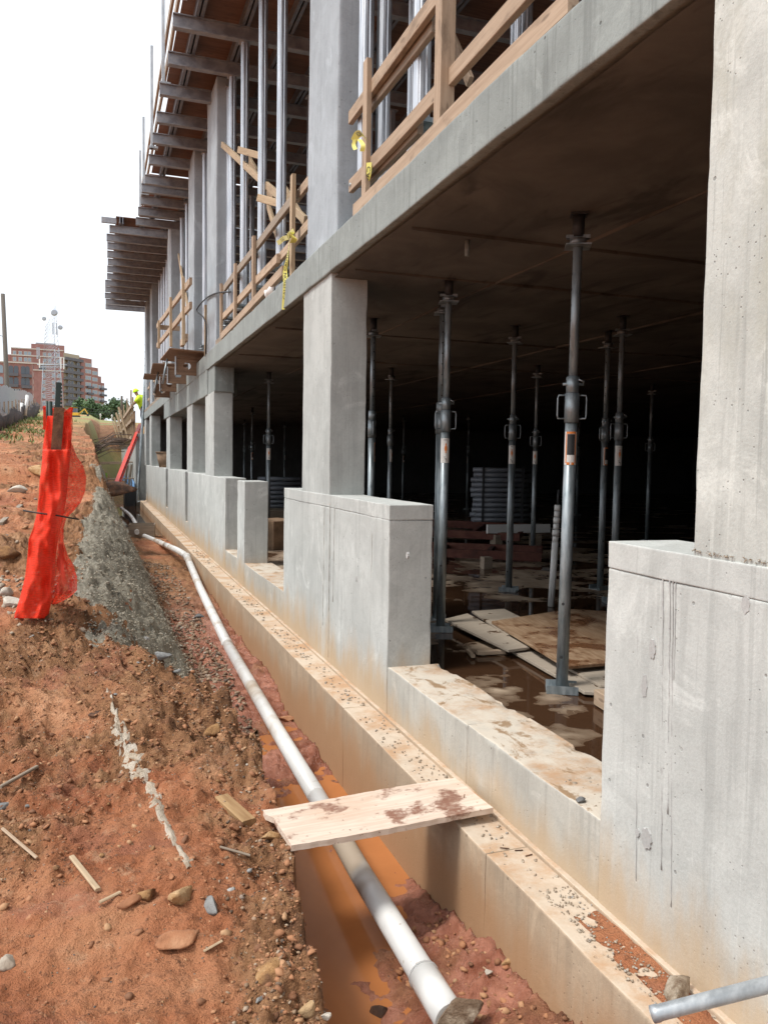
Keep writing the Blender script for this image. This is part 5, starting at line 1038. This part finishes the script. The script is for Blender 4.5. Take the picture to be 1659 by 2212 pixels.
# worker in hi-vis, bending over the far wall forms
def person():
    r_ = thing('person', (1.75, 40, 2.35), 'person in hi-vis yellow shirt leaning over the far wall forms', 'person')
    J = {'pel': (0, 0, .92), 'ch': (-.18, -.05, 1.30), 'nk': (-.28, -.06, 1.46), 'hd': (-.34, -.06, 1.56), 'tp': (-.38, -.06, 1.68), 'sl': (-.22, -.24, 1.36), 'el': (-.38, -.30, 1.12), 'hl': (-.52, -.22, 1.0), 'sr': (-.2, .16, 1.36), 'er': (-.36, .22, 1.12), 'hr': (-.5, .16, 1.0), 'kl': (-.05, -.12, .5), 'fl': (.02, -.12, .06), 'tl': (-.14, -.12, .04), 'kr': (.02, .12, .5), 'fr': (.1, .12, .06), 'tr': (-.06, .12, .04)}
    E_ = [('pel', 'ch'), ('ch', 'nk'), ('nk', 'hd'), ('hd', 'tp'), ('ch', 'sl'), ('sl', 'el'), ('el', 'hl'), ('ch', 'sr'), ('sr', 'er'), ('er', 'hr'), ('pel', 'kl'), ('kl', 'fl'), ('fl', 'tl'), ('pel', 'kr'), ('kr', 'fr'), ('fr', 'tr')]
    Rr = {'pel': .16, 'ch': .17, 'nk': .07, 'hd': .10, 'tp': .08, 'sl': .085, 'el': .06, 'hl': .045, 'sr': .085, 'er': .06, 'hr': .045, 'kl': .085, 'fl': .055, 'tl': .045, 'kr': .085, 'fr': .055, 'tr': .045}
    ks = list(J); me = bpy.data.meshes.new('body'); me.from_pydata([J[k] for k in ks], [(ks.index(a), ks.index(b_)) for a, b_ in E_], []); o = link('body', me, 'skin', r_)
    o.modifiers.new('skin', 'SKIN'); 
    for k, v in zip(ks, me.skin_vertices[0].data): v.radius = (Rr[k], Rr[k]); v.use_root = (k == 'pel')
    s_ = o.modifiers.new('sub', 'SUBSURF'); s_.levels = s_.render_levels = 1
    MB().tube([(0, 0, .86), (-.06, -.02, 1.05), (-.16, -.05, 1.25), (-.21, -.05, 1.38), (-.27, -.06, 1.45)], [.20, .20, .225, .21, .09], 14).tube([(-.2, -.22, 1.37), (-.38, -.31, 1.12)], [.115, .085], 10).tube([(-.18, .14, 1.37), (-.36, .23, 1.12)], [.115, .085], 10).build('shirt', 'hivis', r_)
    MB().tube([(-.02, -.1, .95), (-.05, -.12, .5), (.02, -.12, .1)], [.13, .11, .085], 10).tube([(-.0, .1, .95), (.02, .12, .5), (.1, .12, .1)], [.13, .11, .085], 10).build('trousers', 'jeans', r_)
    MB().tube([(-.345, -.06, 1.62), (-.37, -.06, 1.68), (-.395, -.06, 1.76)], [.15, .135, .06], 12).tube([(-.35, -.06, 1.625), (-.345, -.06, 1.61)], [.17, .17], 12).build('hard_hat', 'hivis', r_)
    return r_
pn = person(); q = at(303, 882, 1, 40); pn.location = (q.x+.15, 40, q.z-.85)

# ------------------------------------------------------------------ background
def far_pt(px_, py_, Y): return at(px_, py_, 1, Y)
# brick apartment block
AB = far_pt(138, 893, 400); dv = Vector((AB.x, AB.y, 0)).normalized(); rt_ = Vector((dv.y, -dv.x, 0)); KM = 400/F*1.02
ab = thing('apartment_block', AB, 'tall stepped red brick apartment block far behind the site', 'building')
def bx_l(u0, u1, v0, v1, z0, z1, org, ur, vr):
    V = [org+ur*u+vr*v+Vector((0, 0, z)) for z in (z0, z1) for v in (v0, v1) for u in (u0, u1)]
    return V, [(0, 2, 3, 1), (4, 5, 7, 6), (0, 1, 5, 4), (2, 6, 7, 3), (0, 4, 6, 2), (1, 3, 7, 5)]
def cx(c_): return (c_*.2001-138)*KM                       # photo crop column -> metres along the face
def cz(r_): return (893-(597.5+.2*r_))*KM
ur, vr = rt_, dv
for (a, b_, t_, mt, dep, v0) in ((190, 226, 930, 'brick', 14, 1), (225, 690, 870, 'brick', 14, 0), (400, 700, 812, 'brick', 10, 2), (440, 620, 796, 'fencep', 8, 3)):
    MB().add(*bx_l(cx(a), cx(b_), v0, dep, -12, cz(t_), AB, ur, vr)).build('wall' if mt == 'brick' else 'roof', mt, root=ab)
for t_ in (868, 935, 1005, 1068): MB().add(*bx_l(cx(223), cx(691), -.35, .3, cz(t_)-.25, cz(t_)+.25, AB, ur, vr)).build('cornice', 'trimw', root=ab)
win = None
def windows(org, ur, vr, us, zs, w_, h_, root, mat='glass', arch=()):
    for z in zs:
        for u in us:
            f = MB().add(*bx_l(u-w_/2-.18, u+w_/2+.18, -.12, .05, z-.18, z+h_+.18, org, ur, vr)).build('window', 'trimw', root=root)
            g_ = MB().add(*bx_l(u-w_/2, u+w_/2, -.16, -.1, z, z+h_, org, ur, vr)).build('pane', mat); g_.parent = f
            f_inv = f.matrix_parent_inverse; g_.matrix_parent_inverse = Matrix()
            g_.parent = f; g_.location = (0, 0, 0)
st = 65
rowsz = [cz(1430-st*k) for k in range(7)]
windows(AB, ur, vr, [cx(c_) for c_ in (318, 372, 404, 510, 600, 648)], [cz(1400), cz(1335), cz(1265), cz(1198), cz(1130)], 1.1, 1.6, ab)
windows(AB, ur, vr, [cx(c_) for c_ in (255, 305, 352, 386, 520, 565, 640)], [cz(932), cz(990)], 1.1, 1.5, ab)
for c_ in (308, 388, 500):                                 # arched loggias
    n = 12; pf_ = [(cx(c_)-1.5, cz(1068)), (cx(c_)+1.5, cz(1068))]+[(cx(c_)+1.5*math.cos(math.pi*i/n), cz(1040)+.9*math.sin(math.pi*i/n)) for i in range(n+1)]
    V = [AB+ur*p+vr*t_+Vector((0, 0, q_)) for t_ in (-.12, .1) for p, q_ in pf_]; k = len(pf_); MB().add(V, [tuple(range(k)), tuple(range(2*k-1, k-1, -1))]+[(i, (i+1) % k, k+(i+1) % k, k+i) for i in range(k)]).build('loggia', 'glass_d', root=ab)
# oblique right-hand face
ang = math.radians(48); ur2 = (rt_*math.cos(ang)+dv*math.sin(ang)); vr2 = (-rt_*math.sin(ang)+dv*math.cos(ang)); k2 = 1/math.cos(ang)*1.05
def c2(c_): return cx(c_)*k2
for (a, b_, t_, mt) in ((690, 842, 882, 'tanwall'), (842, 946, 900, 'brick'), (946, 1006, 980, 'brick'), (1006, 1036, 1062, 'brick'), (1036, 1067, 1125, 'brick')):
    MB().add(*bx_l(c2(a), c2(b_), 0 if mt == 'brick' else .6, 12, -12, cz(t_)+ (c2(a)*.0), AB, ur2, vr2)).build('wall', mt, root=ab)
for k in range(8):
    zz = cz(1395-st*.98*k); MB().add(*bx_l(c2(686), c2(850), -1.3, .7, zz-.2, zz+.15, AB, ur2, vr2)).add(*bx_l(c2(686), c2(850), -1.3, -1.2, zz+.15, zz+1.1, AB, ur2, vr2)).build('balcony', 'iron', root=ab)
windows(AB, ur2, vr2, [c2(c_) for c_ in (738, 765, 820)], [cz(1380-st*.98*k) for k in range(7)], 1.5, 1.9, ab, 'glass_d')
windows(AB, ur2, vr2, [c2(c_) for c_ in (896, 924)], [cz(1372-st*k) for k in range(7)], 1.6, 1.5, ab)
windows(AB, ur2, vr2, [c2(c_) for c_ in (962, 986)], [cz(1378-st*k) for k in range(6)], 1.6, 1.5, ab)
windows(AB, ur2, vr2, [c2(c_) for c_ in (1018, 1050)], [cz(1382-st*k) for k in range(4)], 1.3, 1.4, ab)
for c_ in (924, 1050):
    for k in range(4): zz = cz(1390-st*k); MB().add(*bx_l(c2(c_)-2, c2(c_)+2, -1, .1, zz-.15, zz+.8, AB, ur2, vr2)).build('balcony', 'iron', root=ab)
# lower wing in front
WB = far_pt(0, 893, 330); wg = thing('apartment_wing', WB, 'lower red brick wing with tall arched openings at the left edge', 'building'); K3 = 330/F*1.02
def wx(c_): return c_*.2001*K3
def wz(r_): return (893-(597.5+.2*r_))*K3
MB().add(*bx_l(wx(-260), wx(285), 0, 12, -10, wz(985), WB, rt_, dv)).build('wall', M['rock_red'] if False else 'brick', root=wg); MB().add(*bx_l(wx(-262), wx(288), -.4, .2, wz(985)-.2, wz(985)+.3, WB, rt_, dv)).build('cornice', 'trimw', root=wg)
for c_ in (-120, -60, 12, 100, 146, 207, 244):
    for (b0, b1) in ((1090, 1030), (1195, 1140)):
        n = 10; r_ = wx(20); pf_ = [(wx(c_)-r_, wz(b0)), (wx(c_)+r_, wz(b0))]+[(wx(c_)+r_*math.cos(math.pi*i/n), wz(b1)-.2+r_*math.sin(math.pi*i/n)) for i in range(n+1)]; k = len(pf_)
        V = [WB+rt_*p+dv*t_+Vector((0, 0, q_)) for t_ in (-.15, .1) for p, q_ in pf_]; MB().add(V, [tuple(range(k)), tuple(range(2*k-1, k-1, -1))]+[(i, (i+1) % k, k+(i+1) % k, k+i) for i in range(k)]).build('window', 'glass_d' if c_ > 50 else 'glass', root=wg)
for b0 in (1110, 1215, 1290): MB().add(*bx_l(wx(80), wx(165), -1.2, .1, wz(b0)-.2, wz(b0)+.9, WB, rt_, dv)).add(*bx_l(wx(192), wx(285), -1.2, .1, wz(b0)-.5, wz(b0)+.6, WB, rt_, dv)).build('balcony', 'iron', root=wg)
windows(WB, rt_, dv, [wx(c_) for c_ in (10, 105, 150)], [wz(1280)], 2.2, 1.6, wg, 'glass_d')
# lattice mast
TY_ = 200; tb_ = far_pt(112, 893, TY_); lm = thing('radio_mast', tb_, 'lattice steel radio mast with dish antennas in front of the brick block', 'mast'); K4 = TY_/F
def tpx(c_, r_, dy=0): p = far_pt(c_*.2001, 597.5+.2*r_, TY_); return Vector((p.x, TY_+dy, p.z))
legs = [lambda s_: tpx(440+60*s_, 1480-1180*s_), lambda s_: tpx(690-115*s_, 1480-1480*s_), lambda s_: tpx(590-10*s_, 1480-1480*s_, 3.5*(1-s_))]
for i, f in enumerate(legs): MB().tube([f(0), f(.25), f(.48)], [.13, .10, .07], 6).tube([f(.48), f(.8), f(1)], [.04, .03, .02], 5).build('leg', 'tower', root=lm)
for k in range(22):
    s0, s1 = k/28, (k+1)/28; r_ = .036 if k < 13 else .014; br = MB()
    for a, b_ in ((0, 1), (1, 2), (2, 0)): br.tube([legs[a](s0), legs[b_](s1)], r_, 4).tube([legs[b_](s0), legs[a](s1)], r_*.7, 4).tube([legs[a](s1), legs[b_](s1)], r_, 4)
    br.build('lattice_bay', 'tower', root=lm)
for c_, r_, s_ in ((585, 390, .6), (475, 455, .38), (650, 550, .42)):
    p = tpx(c_, r_, -1); MB().tube([p, p+Vector((.05, .45, 0)), p+Vector((.05, .8, 0))], [s_*.9, s_*1.25, s_*.5], 14).build('dish', 'tower', root=lm)
for c_, r_ in ((430, 930), (690, 945), (660, 940), (405, 835), (425, 835), (575, 570), (615, 575)): p = tpx(c_, r_, -1); MB().box(p.x-.12, p.x+.12, p.y-.1, p.y+.1, p.z-1.2, p.z+1.4).build('antenna', 'tower' if r_ < 900 else 'white', root=lm)
for r_ in (950,): MB().tube([tpx(400, r_), tpx(720, r_)], .12, 6).tube([tpx(430, r_+10, 3), tpx(700, r_+10, 3)], .1, 6).build('platform', 'tower', root=lm)
# trees
def tree(name, px_, pb, Y, wpx, hpx, label, seed):
    b0 = far_pt(px_, pb, Y); k = Y/F; rw, rh = wpx*k/2, hpx*k; t_ = thing(name, b0, label, 'tree', 'trees on the skyline'); rg = np.random.default_rng(seed)
    mb = MB().tube([(0, 0, -1), (0, 0, rh*.35), (.1*rw, 0, rh*.6)], [rw*.08, rw*.06, rw*.03], 7)
    for a in range(5): mb.tube([(0, 0, rh*.3), (rw*.5*math.cos(a*1.3), rw*.5*math.sin(a*1.3), rh*.62)], [rw*.04, rw*.015], 5)
    mb.build('trunk', 'bark', t_)
    cl = rg.normal(0, 1, (26, 3)); cl /= np.linalg.norm(cl, axis=1)[:, None]; cl *= rg.uniform(.35, .85, (26, 1)); n = 3600; c_ = cl[rg.integers(0, 26, n)]+rg.normal(0, .16, (n, 3)); c_ = c_*np.array([rw, rw, rh*.46])+np.array([0, 0, rh*.54])
    s_ = rw*.13*rg.uniform(.6, 1.4, n); a = rg.normal(0, 1, (n, 3)); a /= np.linalg.norm(a, axis=1)[:, None]; b_ = np.cross(a, rg.normal(0, 1, (n, 3))); b_ /= np.linalg.norm(b_, axis=1)[:, None]
    V = np.stack([c_-a*s_[:, None], c_-b_*s_[:, None]*.6, c_+a*s_[:, None], c_+b_*s_[:, None]*.6], 1).reshape(-1, 3); me = np_mesh('crown', V, np.arange(4*n).reshape(n, 4))
    at_ = me.attributes.new('tint', 'FLOAT', 'POINT'); at_.data.foreach_set('value', np.repeat(rg.uniform(0, 1, n), 4).astype(np.float32)); link('crown', me, 'leaf', t_)
for k, (p, b_, Y, w_, h_, l) in enumerate(((172, 912, 150, 34, 52, 'round dark tree just right of the brick block base'), (196, 912, 145, 40, 46, 'broad tree second from left on the skyline'), (220, 914, 150, 38, 38, 'low wide tree in the middle of the skyline row'), (248, 910, 190, 40, 44, 'tree right of the middle on the skyline row'), (270, 910, 180, 30, 40, 'tree nearest the timber forms on the skyline'), (78, 900, 140, 16, 26, 'small tree at the end of the grey board fence'), (150, 912, 170, 30, 26, 'low bush-like tree in front of the brick block'))): tree('tree', p, b_, Y, w_, h_, l, 40+k)
# utility pole, wires, small poles
pb = far_pt(18, 897, 55); pt_ = far_pt(6, 634, 55); up = thing('utility_pole', pb, 'weathered timber utility pole at the left edge', 'pole')
MB().tube([pb-Vector((0, 0, 1)), pb, pt_], [.155, .15, .12], 10).build('shaft', 'polew', root=up); MB().tube([far_pt(11, 728, 55), far_pt(0, 724, 55), far_pt(-20, 718, 54)], .02, 5).build('guy_wire', 'black', root=up)
p1 = far_pt(263, 906, 110); tag(MB().tube([p1, far_pt(263, 855, 110)], .13, 6).build('utility_pole', 'bark'), 'short dark pole on the skyline near the timber forms', 'pole')
for k, (a, t_) in enumerate(((217, 893), (242, 895), (258, 885))): tag(MB().tube([far_pt(a, 908, 100), far_pt(a, t_, 100)], .07, 6).tube([far_pt(a-3, t_+3, 100), far_pt(a+3, t_+4, 100)], .04, 5).build('lamp_post', 'trimw'), ('left', 'middle', 'right')[k]+' one of three thin pale posts before the skyline trees', 'post')
for k in range(3): tag(MB().tube([far_pt(158, 877+6*k, 105), far_pt(205, 884+5*k, 105), far_pt(262, 888+3*k, 108)], .018, 4).build('overhead_wire', 'iron'), ('top', 'middle', 'lowest')[k]+' of three overhead wires crossing the skyline trees', 'wire')
# grey board fence, silt fence, white stakes
f0, f1 = far_pt(-30, 890, 40), far_pt(72, 890, 75); bf = thing('board_fence', f0, 'grey board fence on the rise at the left edge', 'fence')
nb = 64; src = None
for k in range(nb):
    p = f0.lerp(f1, k/nb); zg = hz(p.x, p.y); h_ = 1.75+.04*math.sin(k*1.7); o = MB().box(-.27, .27, -.012, .012, 0, h_).build('board', 'fencep'); o.location = (p.x, p.y, zg-.1); o.rotation_euler = (0, 0, math.atan2(f1.y-f0.y, f1.x-f0.x)); wparent(o, bf)
s0, s1 = far_pt(-25, 915, 27), far_pt(80, 905, 52); V = []; n = 60
for i in range(n+1):
    p = s0.lerp(s1, i/n); zg = hz(p.x, p.y); wv = .12*math.sin(i*.9)+.08*math.sin(i*2.3); V += [(p.x+wv*.3, p.y, zg-.05), (p.x+wv, p.y+.1, zg+.62+.14*math.sin(i*1.3)+.07*math.sin(i*3.1))]
sf = thing('silt_fence', s0, 'sagging black silt fence along the left edge of the bank', 'fence'); o = link('cloth', np_mesh('cloth', V, [(2*i, 2*i+1, 2*i+3, 2*i+2) for i in range(n)], True), 'silt'); wparent(o, sf); o.modifiers.new('t', 'SOLIDIFY').thickness = .02
for i in range(0, n, 4): p = s0.lerp(s1, i/n); zg = hz(p.x, p.y); MB().box(p.x-.025, p.x+.025, p.y-.03, p.y+.03, zg-.1, zg+.95).build('stake', 'wood_g', root=sf)
for k, (a, t_, lean, b_) in enumerate(((47, 870, 0, 897), (56, 853, 3, 897))): tag(MB().tube([far_pt(a-(2 if k else 0), b_, 40), far_pt(a+lean, t_, 40)], .07, 8).build('white_stake', 'white'), ('short upright', 'taller leaning')[k]+' white plastic pipe by the silt fence', 'pipe')
# grass along the silt fence
n = 1600; u = RNG.uniform(0, 1, n); x = s0.x+(s1.x-s0.x)*u+RNG.normal(.5, .7, n); y = s0.y+(s1.y-s0.y)*u-RNG.uniform(0, 4, n)-.2; z = H(x, y); hh = RNG.uniform(.05, .18, n); an = RNG.uniform(0, 6.28, n); dx, dy = np.cos(an)*.03, np.sin(an)*.03
V = np.stack([np.stack([x-dx, y-dy, z-.02], -1), np.stack([x+dx, y+dy, z-.02], -1), np.stack([x+RNG.normal(0, .08, n), y+RNG.normal(0, .08, n), z+hh], -1)], 1).reshape(-1, 3)
me = np_mesh('grass', V, np.arange(3*n).reshape(n, 3)); a_ = me.attributes.new('tint', 'FLOAT', 'POINT'); a_.data.foreach_set('value', np.repeat(RNG.uniform(0, 1, n), 3).astype(np.float32)); gr_ = link('grass', me, 'blade'); gr_['kind'] = 'stuff'; gr_['label'] = 'weedy grass along the silt fence'
# small excavator beyond the mound
q = far_pt(163, 902, 85); ex = thing('excavator', q, 'small yellow excavator parked beyond the mound', 'excavator', rz=1.2); ex.scale = (.42, .42, .42)
MB().box(-.55, .55, -.9, .9, .5, 1.15).build('body', 'yellow', ex, bevel=.05); MB().box(-.5, .1, -.5, .5, 1.15, 2.2).build('cab', 'glass_d', ex, bevel=.05); MB().box(-.55, .15, -.55, .55, 2.2, 2.28).build('roof', 'yellow', ex)
for s in (-.55, .35): MB().box(s, s+.25, -1., 1., 0, .45).build('track', 'dark', ex, bevel=.1)
MB().bar((.3, -.8, 1.), (.5, -2.0, 2.1), .2, .25).bar((.5, -2.0, 2.1), (.55, -2.7, .9), .15, .2).build('boom', 'yellow', ex); MB().box(.35, .75, -2.9, -2.5, .4, .95).build('bucket', 'dark', ex)
